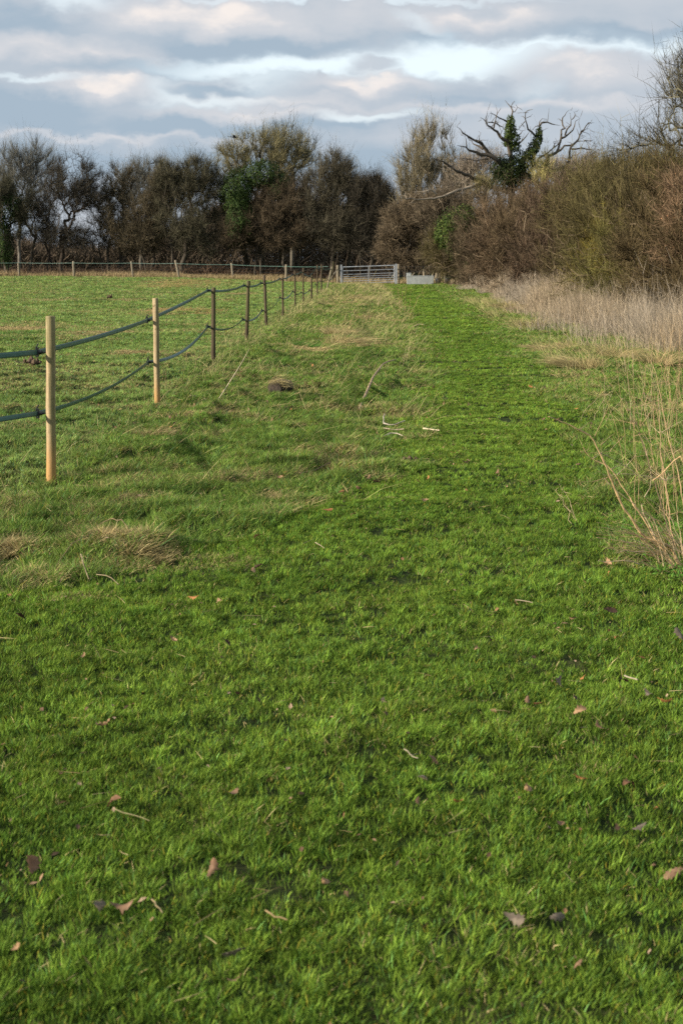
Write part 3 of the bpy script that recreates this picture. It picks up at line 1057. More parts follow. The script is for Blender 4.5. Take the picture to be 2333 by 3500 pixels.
def skeleton(stems, ells, n, g, shell=.45, kink=.18):
    """nodes of a branching frame that fills the ellipsoids, grown from the stem polylines"""
    Vs = np.array([e[3] * e[4] * e[5] for e in ells]); ps = Vs / Vs.sum()
    idx = g.choice(len(ells), n, p=ps)
    E = np.array(ells)[idx]
    u = unit(g.normal(size=(n, 3))) * (g.random((n, 1)) ** shell)
    Pt = E[:, :3] + u * E[:, 3:6]
    nodes = []; par = []; plen = []
    for st in stems:
        for k, p in enumerate(st):
            nodes.append(p); par.append(-1 if k == 0 else len(nodes) - 2); plen.append(0 if k == 0 else plen[-1] + np.linalg.norm(np.array(p) - np.array(st[k - 1])))
    ns = len(nodes)
    zmin = Pt[:, 2].min()
    tops_ = np.array([st[-1] for st in stems])
    dd = np.min(np.linalg.norm(Pt[:, None] - tops_[None], axis=2), axis=1)
    Pt = Pt[np.argsort(dd)]
    N = np.zeros((ns + n * 2, 3)); N[:ns] = nodes
    PL = np.zeros(ns + n * 2); PL[:ns] = plen
    cnt = ns; par = list(par)
    # the lowest part of each stem never branches
    okroot = np.ones(ns + n * 2, bool)
    for st_i, st in enumerate(stems):
        pass
    for p in Pt:
        Q = N[:cnt]
        dv = p - Q
        dist = np.sqrt((dv ** 2).sum(1))
        cost = dist + .22 * PL[:cnt] + .35 * np.maximum(0, Q[:, 2] - p[2]) + .0 * dist
        j = int(np.argmin(cost))
        m = (N[j] + p) / 2 + g.normal(0, kink * max(.05, dist[j]) * .5, 3)
        N[cnt] = m; par.append(j); PL[cnt] = PL[j] + dist[j] / 2
        N[cnt + 1] = p; par.append(cnt); PL[cnt + 1] = PL[cnt] + dist[j] / 2
        cnt += 2
    return N[:cnt], np.array(par), ns


def tree(name, label, cat, base, stems, ells, n=500, ntw=9, twl=(.5, 1.2), twr=.010, bark=(.10, .085, .065), tw=((.14, .105, .07), (.09, .065, .045)),
         up=.2, droop=0.0, seed=1, rt=.16, group=None, gather=.5, twist=1.0, sub=2, ivy=None, rmin=.009, tint2=None, hole=.38, hs=.9, wisps=.0, wind=(.12, 0, 0)):
    g = np.random.default_rng(seed)
    global rng
    N, par, ns = skeleton(stems, ells, n, g)
    n_all = len(N)
    cntd = np.ones(n_all)
    order = np.arange(n_all)[::-1]
    for i in order:
        if par[i] >= 0:
            cntd[par[i]] += cntd[i]
    big = cntd.max()
    r = rmin + (rt - rmin) * (cntd / big) ** .55
    i = np.where(par >= 0)[0]
    P0 = N[par[i]]; P1 = N[i]
    R1 = r[i]; R0 = np.minimum(r[par[i]], R1 * 1.35)
    stemseg = (i < ns)
    R0 = np.where(stemseg, r[par[i]], R0)
    root = empty(name, base, label, cat, group)
    thick = (R1 > max(.03, rt * .25)) | stemseg
    own = np.zeros(n_all, int); k_ = -1
    for j in range(n_all):
        if par[j] < 0:
            k_ += 1; own[j] = k_
        else:
            own[j] = own[par[j]]
    for k_, st in enumerate(stems):
        s_ = thick & (own[i] == k_)
        mb = MB(); mb.segs(P0[s_], P1[s_], R0[s_], R1[s_], 7, np.array(bark))
        b = np.array(st[0]); d = unit(np.array(st[1]) - b)
        mb.segs((b - d * .3)[None], (b + d * .35)[None], np.array([r[par == -1][k_] * 1.7]), np.array([r[par == -1][k_] * 1.02]), 7, np.array(bark))
        mb.build('trunk', M_BARK, root, True)
    mb = MB()
    th = ~thick
    mb.segs(P0[th], P1[th], R0[th], R1[th], 3, np.array(bark) * 1.1)
    # twigs
    src = np.where(np.arange(n_all) >= ns)[0]
    hz = fbm(N[src, 0] * hs + N[src, 1] * .35 * hs + seed * 3.1, N[src, 2] * hs * 1.25 + N[src, 1] * .4 * hs, seed, 2)
    dens = np.clip((hz - hole + .10) * 6, .04, 1.25)
    src = np.repeat(src, g.binomial(max(1, int(ntw * 1.5)), np.clip(dens * .8, 0, 1)))
    t = g.random(len(src))[:, None]
    O = N[src] * t + N[par[src]] * (1 - t)
    run = unit(N[src] - N[par[src]])
    c = np.array([[e[0], e[1], e[2]] for e in ells]).mean(0)
    outw = unit(N[src] - (c - [0, 0, 1.0]))
    D = unit(run * gather + outw * .5 + g.normal(size=O.shape) * .62 * twist + np.array([0, 0, up]) + np.array(wind))
    L = g.uniform(twl[0], twl[1], len(src)) * g.uniform(.6, 1, len(src))
    bend = (g.normal(size=O.shape) * .16 + np.array([0, 0, .10 * (up > 0) - droop])) * L[:, None]
    if wisps:
        isw = g.random(len(src)) < wisps
        L = np.where(isw, L * 1.9, L)
        D[isw] = unit(D[isw] * .5 + np.array([0, 0, .9]) + g.normal(0, .2, (isw.sum(), 3)))
    f = g.random(len(src))
    nodebr = g.normal(1, .22, n_all).clip(.45, 1.7)
    col = lerp(tw[0], tw[1], f) * g.uniform(.7, 1.25, len(src))[:, None] * nodebr[src][:, None]
    pale = g.random(len(src)) < .10
    col[pale] = col[pale] * 1.4
    if tint2 is not None:
        k2 = fbm(O[:, 0] * .6, O[:, 2] * .6 + O[:, 1] * .3, seed, 2)
        s2 = sst(.48, .66, k2)[:, None]
        col = col * (1 - s2) + np.array(tint2) * s2 * g.uniform(.7, 1.2, len(src))[:, None]
    mb.blades(O, D, L, twr * 2, bend, col, np.cross(D, g.normal(size=D.shape)))
    for lv in range(sub):
        t2 = g.random(len(src))[:, None] * .7 + .25
        O2 = O + D * L[:, None] * t2 + bend * (t2 ** 2)
        D2 = unit(D * .9 + g.normal(size=D.shape) * .75 + np.array([0, 0, up * .5 - droop]))
        L2 = L * g.uniform(.3, .6, len(src))
        mb.spikes(O2, O2 + D2 * L2[:, None], twr * 1.5, col * g.uniform(.9, 1.15, len(src))[:, None])
    mb.build('crown', M_TWIG, root)
    if ivy:
        ivy_part(root, ivy, g)
    return root


def ivy_part(root, ells, g, dens=230, size=.13, name='ivy', cols=((.014, .032, .009), (.06, .095, .022))):
    mb = MB()
    for (x, y, z, a, b, c) in ells:
        area = 4 * math.pi * ((a * b + b * c + a * c) / 3)
        n = int(area * dens)
        u = unit(g.normal(size=(n, 3)))
        lump = fbm(u[:, 0] * 3 + x + 9, u[:, 2] * 3 + z + u[:, 1] * 2 + 20, 5, 3)
        rr = (.62 + .75 * lump) * g.uniform(.72, 1.05, n)
        P = np.array([x, y, z]) + u * rr[:, None] * np.array([a, b, c])
        nrm = unit(u + g.normal(size=u.shape) * .55 + np.array([0, 0, .25]))
        T = unit(np.cross(nrm, g.normal(size=u.shape))); B = np.cross(nrm, T)
        s = size * g.uniform(.5, 1.15, n)[:, None]
        V = np.stack([P - T * s * .5, P - B * s * .35 + nrm * s * .06, P + T * s * .55, P + B * s * .35 + nrm * s * .06], 1)
        F = np.arange(n * 4).reshape(-1, 4)
        col = lerp(cols[0], cols[1], g.random(n) ** 1.6)
        mb.V.append(V.reshape(-1, 3)); mb.F.setdefault(4, []).append(F + mb.n); mb.n += n * 4; mb.C.append(np.repeat(col, 4, axis=0))
    return mb.build(name, M_IVY, root)


def stem(x, y, lean=(0, 0), h=2.0, g=None, k=.08, n=5):
    z = gz(x, y)
    P = []
    for t in np.linspace(0, 1, n):
        P.append(np.array([x + lean[0] * t + (g.normal(0, k) if t > 0 else 0), y + lean[1] * t + (g.normal(0, k) if t > 0 else 0), z + h * t]))
    return P


def ell(px, py, rx, ry, d, ry_d=None, dy=0):
    """ellipsoid whose outline sits at that place of the view when it stands d metres off"""
    c = at_d(px, py, d + dy)
    s = (d + dy) / (FPX / 1.488)
    return (c[0], c[1], c[2], rx * s, ry_d if ry_d else max(rx, ry) * s * .85, ry * s)


def T(name, label, cat, d, trunks, crowns, seed, **kw):
    if kw.get('group') == gB:
        crowns = [(c[0], c[1], c[2] * 1.14, c[3] * 1.02) for c in crowns]
        kw.setdefault('hole', .34); kw.setdefault('wisps', .10)
        kw['twr'] = kw.get('twr', .010) * .85
        kw.setdefault('up', .32); kw['gather'] = kw.get('gather', .8)
        kw['droop'] = kw.get('droop', 0) * .5
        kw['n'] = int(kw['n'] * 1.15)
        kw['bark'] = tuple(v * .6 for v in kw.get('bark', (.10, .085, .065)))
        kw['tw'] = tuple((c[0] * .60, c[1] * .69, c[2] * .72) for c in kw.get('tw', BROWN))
        gg = np.random.default_rng(seed + 5000)
        extra = []
        for c in crowns:
            if c[2] > 34:
                for _ in range(2):
                    a_ = gg.uniform(-2.6, -.5)
                    extra.append((c[0] + math.cos(a_) * c[2] * gg.uniform(.75, 1.05), c[1] + math.sin(a_) * c[3] * gg.uniform(.7, .95), gg.uniform(12, 22), gg.uniform(10, 18)))
        crowns = crowns + extra
    """trunks: (px, lean_x_m, height_m, depth offset)"""
    g = np.random.default_rng(seed + 1000)
    sts = []
    for (px, lx, h, dy) in trunks:
        x = at_d(px, 600, d + dy)[0]
        sts.append(stem(x, d + dy, (lx, g.normal(0, .2)), h, g))
    base = (sts[0][0][0], sts[0][0][1], sts[0][0][2])
    ells = [ell(*c[:4], d, None, c[4] if len(c) > 4 else 0) for c in crowns]
    return tree(name, label, cat, base, sts, ells, seed=seed, **kw)


gB = 'leafless trees along the far paddock boundary'
GREY = ((.23, .20, .165), (.15, .13, .105))
BROWN = ((.20, .145, .085), (.125, .09, .055))
DKBR = ((.105, .08, .055), (.065, .05, .036))
OLIVE = ((.20, .165, .075), (.13, .11, .055))
GOLD = ((.30, .235, .11), (.21, .165, .085))
RED = ((.23, .135, .08), (.15, .085, .055))
gB = 'leafless trees along the far paddock boundary'
# the far row, left to right; the pale ones stand behind
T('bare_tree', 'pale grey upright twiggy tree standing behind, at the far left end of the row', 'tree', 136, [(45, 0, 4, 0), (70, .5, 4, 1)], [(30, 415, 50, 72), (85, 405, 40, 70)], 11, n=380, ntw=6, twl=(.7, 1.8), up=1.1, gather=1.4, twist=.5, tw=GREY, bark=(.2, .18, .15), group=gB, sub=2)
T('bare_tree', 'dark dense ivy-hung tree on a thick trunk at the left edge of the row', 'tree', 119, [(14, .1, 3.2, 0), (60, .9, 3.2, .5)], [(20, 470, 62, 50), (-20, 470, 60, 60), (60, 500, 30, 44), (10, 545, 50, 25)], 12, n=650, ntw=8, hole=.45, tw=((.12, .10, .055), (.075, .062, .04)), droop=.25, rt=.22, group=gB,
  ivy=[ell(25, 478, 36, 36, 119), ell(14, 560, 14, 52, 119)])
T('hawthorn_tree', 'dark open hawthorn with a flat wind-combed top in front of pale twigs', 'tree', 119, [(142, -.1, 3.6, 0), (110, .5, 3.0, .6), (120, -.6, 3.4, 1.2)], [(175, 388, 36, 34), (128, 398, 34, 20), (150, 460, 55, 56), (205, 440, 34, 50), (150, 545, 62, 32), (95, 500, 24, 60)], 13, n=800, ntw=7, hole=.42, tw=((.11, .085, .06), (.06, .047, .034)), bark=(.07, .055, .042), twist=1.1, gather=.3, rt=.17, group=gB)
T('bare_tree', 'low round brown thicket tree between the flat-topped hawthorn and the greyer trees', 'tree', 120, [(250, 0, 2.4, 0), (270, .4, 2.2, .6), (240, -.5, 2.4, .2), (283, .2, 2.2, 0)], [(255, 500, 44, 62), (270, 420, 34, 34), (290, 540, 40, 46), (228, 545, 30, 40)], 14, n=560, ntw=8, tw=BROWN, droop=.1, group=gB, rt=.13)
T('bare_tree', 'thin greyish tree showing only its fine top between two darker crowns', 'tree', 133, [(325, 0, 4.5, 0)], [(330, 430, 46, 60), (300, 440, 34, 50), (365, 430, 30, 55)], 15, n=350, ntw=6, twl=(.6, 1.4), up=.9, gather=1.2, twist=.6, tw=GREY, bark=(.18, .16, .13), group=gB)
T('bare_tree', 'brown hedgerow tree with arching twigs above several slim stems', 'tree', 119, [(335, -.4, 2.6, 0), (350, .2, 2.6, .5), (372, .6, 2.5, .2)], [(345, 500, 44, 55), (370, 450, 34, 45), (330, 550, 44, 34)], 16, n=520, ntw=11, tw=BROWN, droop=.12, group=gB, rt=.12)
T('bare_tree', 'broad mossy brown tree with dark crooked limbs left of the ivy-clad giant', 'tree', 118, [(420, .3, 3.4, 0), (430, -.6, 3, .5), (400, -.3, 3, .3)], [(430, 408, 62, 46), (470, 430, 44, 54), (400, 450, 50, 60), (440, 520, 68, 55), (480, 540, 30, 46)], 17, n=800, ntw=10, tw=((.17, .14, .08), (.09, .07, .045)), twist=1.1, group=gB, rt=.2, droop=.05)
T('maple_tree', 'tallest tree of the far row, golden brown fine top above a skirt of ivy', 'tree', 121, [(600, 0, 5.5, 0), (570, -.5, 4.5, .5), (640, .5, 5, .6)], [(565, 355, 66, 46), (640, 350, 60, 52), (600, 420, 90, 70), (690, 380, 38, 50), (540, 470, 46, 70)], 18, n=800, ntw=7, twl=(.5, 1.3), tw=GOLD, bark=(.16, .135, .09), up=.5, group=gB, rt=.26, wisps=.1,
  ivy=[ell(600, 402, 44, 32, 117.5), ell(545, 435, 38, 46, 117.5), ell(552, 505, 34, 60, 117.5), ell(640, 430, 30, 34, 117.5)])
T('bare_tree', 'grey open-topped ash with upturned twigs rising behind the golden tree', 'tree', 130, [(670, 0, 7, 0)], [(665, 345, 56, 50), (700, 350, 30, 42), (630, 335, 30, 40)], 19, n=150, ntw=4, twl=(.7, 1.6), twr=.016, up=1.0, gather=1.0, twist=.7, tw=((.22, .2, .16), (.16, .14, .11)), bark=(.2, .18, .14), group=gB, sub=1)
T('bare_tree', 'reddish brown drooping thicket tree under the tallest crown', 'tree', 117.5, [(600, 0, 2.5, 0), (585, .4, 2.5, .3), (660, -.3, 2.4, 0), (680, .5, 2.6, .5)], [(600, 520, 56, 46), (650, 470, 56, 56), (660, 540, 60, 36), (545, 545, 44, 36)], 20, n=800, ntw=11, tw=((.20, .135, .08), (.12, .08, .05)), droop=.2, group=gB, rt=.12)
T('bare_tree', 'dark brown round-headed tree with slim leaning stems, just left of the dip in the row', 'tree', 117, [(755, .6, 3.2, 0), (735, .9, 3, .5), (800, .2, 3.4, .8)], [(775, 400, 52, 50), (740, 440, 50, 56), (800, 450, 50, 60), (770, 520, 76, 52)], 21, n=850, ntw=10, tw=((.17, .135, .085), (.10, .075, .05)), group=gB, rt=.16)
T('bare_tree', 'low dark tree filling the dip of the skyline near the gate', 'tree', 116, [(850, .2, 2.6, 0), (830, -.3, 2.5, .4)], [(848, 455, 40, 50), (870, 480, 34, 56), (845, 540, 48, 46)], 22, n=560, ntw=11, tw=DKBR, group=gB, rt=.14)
gR = 'bushes of the right hand hedge'
T('willow_tree', 'pale brown many-stemmed tree fanning upright behind the dead oak limb', 'tree', 112, [(985, 0, 3, 0), (975, -.8, 3.2, .3), (1000, .8, 3.2, .2), (1010, 1.4, 3, .6)], [(985, 350, 60, 62), (950, 410, 48, 70), (1020, 400, 44, 70), (990, 460, 84, 60), (1055, 410, 46, 62)], 23, n=800, ntw=6, wisps=.15, twl=(.6, 1.5), up=1.1, gather=1.5, twist=.5, tw=((.20, .175, .11), (.14, .12, .075)), bark=(.2, .17, .12), rt=.14)
T('thorn_bush', 'warm brown bramble-like thicket right behind the metal gate', 'bush', 104, [(930, 0, 1.4, 0), (900, -.5, 1.4, .3), (960, .4, 1.4, .3), (990, .2, 1.4, .3)], [(920, 530, 50, 62), (965, 520, 56, 66), (900, 570, 34, 36), (1000, 560, 50, 46), (940, 590, 70, 20)], 24, n=900, ntw=12, tw=((.16, .125, .08), (.10, .078, .05)), droop=.1, rt=.07, twl=(.5, 1.1))
T('thorn_bush', 'greyish brown bush above the trough, beneath the pale fallen limb', 'bush', 100, [(1010, 0, 1.6, 0), (1040, .3, 1.5, .3)], [(1010, 500, 50, 50), (1050, 490, 40, 50), (1030, 560, 60, 50)], 25, n=700, ntw=12, tw=((.15, .12, .08), (.095, .075, .05)), rt=.07)
# right-hand hedge running towards the viewer
HB = [  # px, d, top_py, label, tints, extra tint
    (1062, 92, 505, 'dark bush wrapped in bright green ivy leaves between trough and hedge', OLIVE, None),
    (1120, 86, 446, 'grey brown bush directly below the dead oak trunk', ((.23, .175, .12), (.15, .115, .08)), None),
    (1180, 78, 440, 'pinkish brown bush, wide and rounded, right of the ivy-clad one', ((.25, .175, .12), (.16, .11, .075)), None),
    (1245, 70, 425, 'brown bush whose top meets the dead oak\'s outer limb', ((.22, .16, .10), (.14, .10, .065)), None),
    (1312, 61, 408, 'purplish brown bush with a dense fine-twigged top', ((.20, .135, .10), (.13, .09, .065)), None),
    (1385, 53, 366, 'tall olive brown bush where the hedge steps up', ((.19, .15, .075), (.13, .10, .055)), (.16, .155, .05)),
    (1460, 46.5, 358, 'mossy green-brown bush with yellow lichen low down', ((.185, .155, .07), (.12, .10, .05)), (.26, .21, .04)),
    (1535, 41, 352, 'olive bush with a dark hollow at its foot', ((.18, .15, .07), (.115, .09, .05)), (.17, .16, .05)),
    (1640, 37, 345, 'big tangled bush at the near end of the hedge', ((.19, .14, .075), (.12, .09, .05)), None),
    (1780, 34, 330, 'last bush of the hedge, mostly out of view', ((.19, .14, .075), (.12, .09, .05)), None)]
for i, (px, d, tp, lab, tw_, t2) in enumerate(HB):
    s = d / (FPX / 1.488)
    top = CAM_H + (600.6 - tp) * s
    cx = at_d(px, 600, d)[0] + .6
    z0 = gz(cx, d)
    g = np.random.default_rng(500 + i)
    rx = 3.0
    hh = top - z0
    ells = [(cx, d, z0 + hh * .60, rx, 2.8, hh * .40), (cx - 1.2, d - 1, z0 + hh * .36, rx * .8, 2.2, hh * .34), (cx + 1.5, d + 1.6, z0 + hh * .62, 2.6, 2.6, hh * .36),
            (cx - .6, d - .8, z0 + hh * .75, 2.2, 1.6, hh * .22), (cx - 1.4, d - .6, z0 + .7, 2.0, 2.0, .7), (cx + 2.5, d, z0 + hh * .45, 2.4, 2.4, hh * .44),
            (cx + g.uniform(-2, 1), d - 1.6, z0 + hh * g.uniform(.3, .7), 1.2, 1.1, 1.0), (cx + g.uniform(-2, 1), d + .5, z0 + hh * g.uniform(.85, .98), 1.2, 1.0, .6)]
    sts = [stem(cx + g.uniform(-1.6, 1.6), d + g.uniform(-1, 1), (g.uniform(-.5, .5), 0), 1.3, g) for _ in range(5)]
    near = d < 60
    iv = None
    if i == 0:
        iv = [ell(1064, 508, 46, 34, 87), ell(1030, 538, 36, 40, 87), ell(1075, 540, 30, 26, 88), ell(1085, 595, 26, 16, 88), ell(1050, 575, 30, 26, 88)]
        ells = ells[:2]
    o = tree('hedge_bush', lab, 'bush', (cx, d, z0), sts, ells, n=1300 if near else 1000, ntw=11, twl=(.35, 1.05), twr=.0055 if near else .008, tw=tuple((c[0] * .54, c[1] * .55, c[2] * .49) for c in tw_), bark=(.13, .10, .065), up=.35, droop=.02, rt=.06, seed=520 + i, group=gR, gather=.7, twist=.8, hole=.47, hs=1.1, wisps=.06, wind=(.28, -.05, 0), sub=3 if near else 2, tint2=tuple(v * .75 for v in t2) if t2 else None)
    if iv:
        ivy_part(o, iv, g, 260, .13, cols=((.02, .04, .010), (.10, .14, .028)))
# tall tree at the right edge
g = np.random.default_rng(99)
bx, by = 10.9, 42.0
sts = [stem(bx, by, (.2, 0), 4.5, g, .1), stem(bx + .8, by + .5, (.6, .3), 4.0, g, .1)]
s = by / (FPX / 1.488)
ells = [ell(1600, 270, 95, 110, 42, 3.0), ell(1625, 200, 100, 90, 42, 2.6), ell(1530, 330, 90, 26, 41, 2.0), ell(1660, 330, 120, 110, 42, 3), ell(1450, 345, 60, 14, 41, 1.2), ell(1548, 215, 50, 60, 42, 1.5), ell(1530, 300, 45, 40, 41.5, 1.5)]
tree('ash_tree', 'tall leafless tree reaching over the right hedge with fine dark twigs against the sky', 'tree', (bx, by, 0), sts, ells, n=400, ntw=3, hole=.40, twl=(.6, 1.5), twr=.0075, tw=((.085, .08, .05), (.055, .05, .038)), bark=(.10, .095, .06), up=.45, gather=1.1, twist=.75, rt=.16, seed=98, sub=3, rmin=.006)
# red-leaved young beech/oak at the right edge, standing proud of the hedge
sts = [stem(8.55, 34, (.1, 0), 1.6, g, .06), stem(9.2, 34.4, (.2, 0), 1.8, g, .06)]
ells = [ell(1600, 500, 85, 60, 34, 1.2), ell(1610, 425, 70, 45, 34, 1.2), ell(1590, 580, 80, 40, 34, 1.1)]
bb = tree('young_beech', 'russet twiggy sapling still holding a few dead leaves at the right edge', 'tree', (8.55, 34, 0), sts, ells, n=300, ntw=5, twl=(.3, .9), twr=.0055, tw=((.20, .135, .08), (.12, .08, .05)), bark=(.20, .17, .11), up=.25, gather=.8, rt=.05, seed=131, sub=3, rmin=.006)
ivy_part(bb, ells, np.random.default_rng(5), 13, .06, 'dead_leaves', ((.20, .10, .055), (.30, .16, .09)))

# ------------------------------------------------------------------ the dead oak, limb by limb
OD = 90.0
ok = empty('dead_oak', (*at_d(1180, 600, OD)[:2], .1), 'gaunt dead oak with bare twisting limbs and two ivy-clad stumps above the hedge', 'tree')
def oc(x, y, dy=0.0):   # crop pixel of the traced photograph region -> point
    return at_d((x / 2.24 + 1400) / 1.488, (y / 2.24 + 300) / 1.488, OD + dy)
def limb(pts, r0, r1, name='limb', dy=(0, 0), seed=0, shade=(.20, .165, .125)):
    P = [oc(x, y, dy[0] + (dy[1] - dy[0]) * k / (len(pts) - 1)) for k, (x, y) in enumerate(pts)]
    P = np.array(P)
    # resample with gnarled wobble
    seg = np.linalg.norm(np.diff(P, axis=0), axis=1); cum = np.concatenate([[0], np.cumsum(seg)])
    n = max(4, int(cum[-1] / .28))
    tt = np.linspace(0, cum[-1], n)
    Q = np.stack([np.interp(tt, cum, P[:, k]) for k in range(3)], 1)
    g = np.random.default_rng(seed)
    r = (np.linspace(r0 ** .8, r1 ** .8, n) ** 1.25) * .66 * g.uniform(.85, 1.15, n)
    r[-3:] *= [.9, .7, .35]
    Q[1:-1] += g.normal(0, .03, (n - 2, 3))
    return Q, r, shade
limbs = {
 'trunk': [([(790, 1150), (785, 900), (775, 760), (772, 620), (778, 480)], .50, .26, (0, 0))],
 'upper limb with hooked top': [([(778, 480), (772, 420), (770, 300), (775, 215), (785, 185), (772, 140), (740, 120), (727, 95)], .22, .03, (0, 1)), ([(785, 185), (800, 180), (830, 157), (843, 158)], .05, .025, (1, 1.2)),
     ([(810, 440), (860, 410), (890, 370), (915, 335)], .10, .035, (0, -.8)), ([(820, 365), (850, 345), (885, 322)], .06, .025, (0, -.5))],
 'forked limb on the left': [([(770, 520), (750, 420), (700, 385), (665, 340), (635, 320), (600, 295), (583, 262), (560, 245), (540, 225)], .19, .03, (0, -2)), ([(583, 262), (580, 220), (592, 180)], .055, .028, (-1.8, -2.2)),
     ([(600, 265), (650, 270), (700, 298), (720, 320)], .05, .05, (-1.8, -.5)), ([(640, 310), (645, 270), (660, 215), (668, 185), (680, 165), (698, 153)], .07, .028, (-1.5, -1.8)), ([(740, 258), (700, 240), (665, 215), (640, 190), (608, 198)], .08, .028, (-.4, -1.5)),
     ([(700, 385), (690, 345), (720, 310)], .06, .03, (-1, -.5))],
 'thick jagged limb': [([(745, 620), (650, 545), (600, 495), (565, 445), (540, 415), (500, 405), (460, 380), (420, 360), (400, 350), (385, 325), (355, 295)], .27, .03, (0, -2.5)), ([(560, 470), (500, 445), (480, 430), (465, 395)], .10, .04, (-1.3, -1)),
     ([(650, 540), (570, 510), (540, 505), (500, 492), (460, 480), (435, 460), (400, 450), (360, 440)], .20, .035, (-.5, -2)), ([(435, 460), (430, 430), (425, 385), (418, 370)], .06, .03, (-1.6, -1.9)), ([(520, 415), (530, 380), (528, 360)], .05, .03, (-1.7, -1.7)),
     ([(600, 545), (540, 548), (470, 555), (400, 540), (330, 548)], .06, .02, (-.6, -1.5))],
 'long low limb': [([(770, 800), (640, 770), (585, 745), (535, 715), (470, 690), (400, 655), (345, 625), (290, 590), (235, 555), (175, 535)], .26, .05, (0, -3)), ([(345, 625), (300, 610), (275, 595)], .07, .03, (-2.2, -2.4)), ([(235, 555), (200, 560), (180, 545)], .05, .02, (-2.9, -3.1))],
 'pale drooping lowest limb': [([(600, 740), (530, 740), (440, 765), (360, 790), (285, 820), (180, 850), (60, 855), (-20, 850), (-75, 825)], .17, .04, (-.8, -5)), ([(200, 815), (190, 795), (160, 780), (110, 800), (20, 797)], .09, .03, (-4, -4.5)), ([(40, 855), (10, 880), (-20, 905)], .04, .02, (-4.8, -5)), ([(400, 790), (405, 765)], .05, .03, (-3, -3))],
 'right limb rising from the ivy': [([(820, 640), (900, 520), (935, 470), (960, 420), (985, 360), (990, 300), (1000, 272), (1040, 265), (1100, 280), (1152, 288)], .24, .03, (0, 1)), ([(988, 295), (985, 262), (1010, 240), (1045, 240)], .06, .025, (1, 1.2)), ([(985, 292), (950, 295), (940, 310), (918, 330)], .05, .02, (1, .7)),
     ([(960, 370), (910, 325), (885, 270), (878, 215), (885, 180), (910, 180), (940, 165)], .09, .03, (.6, -.6)), ([(880, 258), (850, 290), (820, 330)], .05, .03, (0, -.3)), ([(885, 185), (865, 195)], .03, .02, (0, 0))],
 'outer forked limb': [([(880, 760), (1000, 640), (1050, 575), (1062, 520), (1130, 490), (1145, 430), (1152, 390), (1150, 340), (1185, 310), (1165, 270), (1165, 230), (1190, 200), (1218, 170)], .24, .028, (0, 3)), ([(1152, 390), (1190, 370), (1230, 350), (1255, 310), (1265, 260), (1300, 232)], .11, .025, (2, 2.6)),
     ([(1185, 365), (1200, 310), (1235, 270), (1235, 240), (1225, 195)], .09, .03, (2, 2)), ([(1237, 245), (1260, 220), (1262, 180)], .05, .03, (2, 2)), ([(950, 590), (1000, 530), (1060, 490), (1105, 450), (1140, 418)], .09, .06, (.5, 2)), ([(1105, 450), (1100, 425), (1095, 412)], .04, .02, (1, 1))],
 'far branching limb': [([(1060, 640), (1180, 610), (1222, 550), (1230, 460), (1270, 410), (1300, 360), (1340, 300), (1370, 265), (1392, 275)], .18, .03, (1, 4)), ([(1300, 362), (1325, 330), (1350, 315), (1372, 312)], .05, .025, (3.3, 3.4)), ([(1265, 415), (1330, 405), (1375, 430)], .06, .025, (3, 3)),
     ([(1330, 405), (1380, 400), (1407, 397)], .04, .02, (3, 3)), ([(1125, 492), (1180, 450), (1240, 435), (1270, 415)], .11, .07, (2, 3)), ([(1236, 470), (1320, 460), (1380, 475), (1450, 500)], .075, .025, (3, 4)), ([(1375, 520), (1440, 475), (1515, 460)], .05, .02, (3.6, 4)), ([(1222, 550), (1250, 510), (1260, 480)], .06, .02, (2, 2)), ([(1305, 370), (1345, 372)], .03, .02, (3, 3))],
}
sd = 0
for nm, ls in limbs.items():
    mb = MB()
    for (pts, r0, r1, dy) in ls:
        sd += 1
        pale = 'pale' in nm
        Q, r, shd = limb(pts, r0, r1, dy=dy, seed=sd, shade=(.27, .225, .17) if pale else (.095, .08, .062))
        mb.tube(Q, r, 8, True, shd, .25, sd)
        if nm != 'trunk':      # brittle side twigs and snapped stubs
            gg = np.random.default_rng(sd + 40)
            for _ in range(max(2, int(len(Q) * .45))):
                j = gg.integers(len(Q) // 4, len(Q)); dd = unit(gg.normal(0, 1, 3) * [1, .6, 1] + [0, 0, .35]); ll = gg.uniform(.15, .75)
                mb.tube([Q[j], Q[j] + dd * ll * .5 + gg.normal(0, .05, 3), Q[j] + dd * ll + gg.normal(0, .08, 3)], [min(r[j] * .6, .03), .014, .006], 4, True, shd)
    o = mb.build('trunk' if nm == 'trunk' else 'limb', M_BARK, ok, True)
    if nm != 'trunk':
        o['label'] = nm
g = np.random.default_rng(66)
def oe(x, y, rx, ry, dy=0):
    c = oc(x, y, dy); s = OD / FPX / 2.24
    return (c[0], c[1], c[2], rx * s, min(rx, ry) * s, ry * s)
iv = ivy_part(ok, [oe(770, 265, 32, 55), oe(768, 330, 44, 60), oe(775, 400, 60, 65), oe(800, 455, 45, 40)], g, 330, .12, cols=((.025, .045, .011), (.09, .12, .026)))
iv['label'] = 'ivy column tapering round the upper limb'
iv = ivy_part(ok, [oe(990, 350, 28, 48, .5), oe(980, 405, 38, 50, .5), oe(950, 460, 44, 50, .3), oe(925, 510, 42, 46)], g, 330, .12, cols=((.02, .038, .009), (.07, .10, .022)))
iv['label'] = 'smaller ivy plume on the right limb'
iv = ivy_part(ok, [oe(700, 620, 70, 80), oe(790, 640, 100, 120), oe(880, 590, 80, 110), oe(720, 720, 90, 80), oe(850, 720, 90, 80)], g, 260, .13, cols=((.010, .019, .005), (.035, .048, .011)))
iv['label'] = 'dark heavy ivy mass round the trunk'
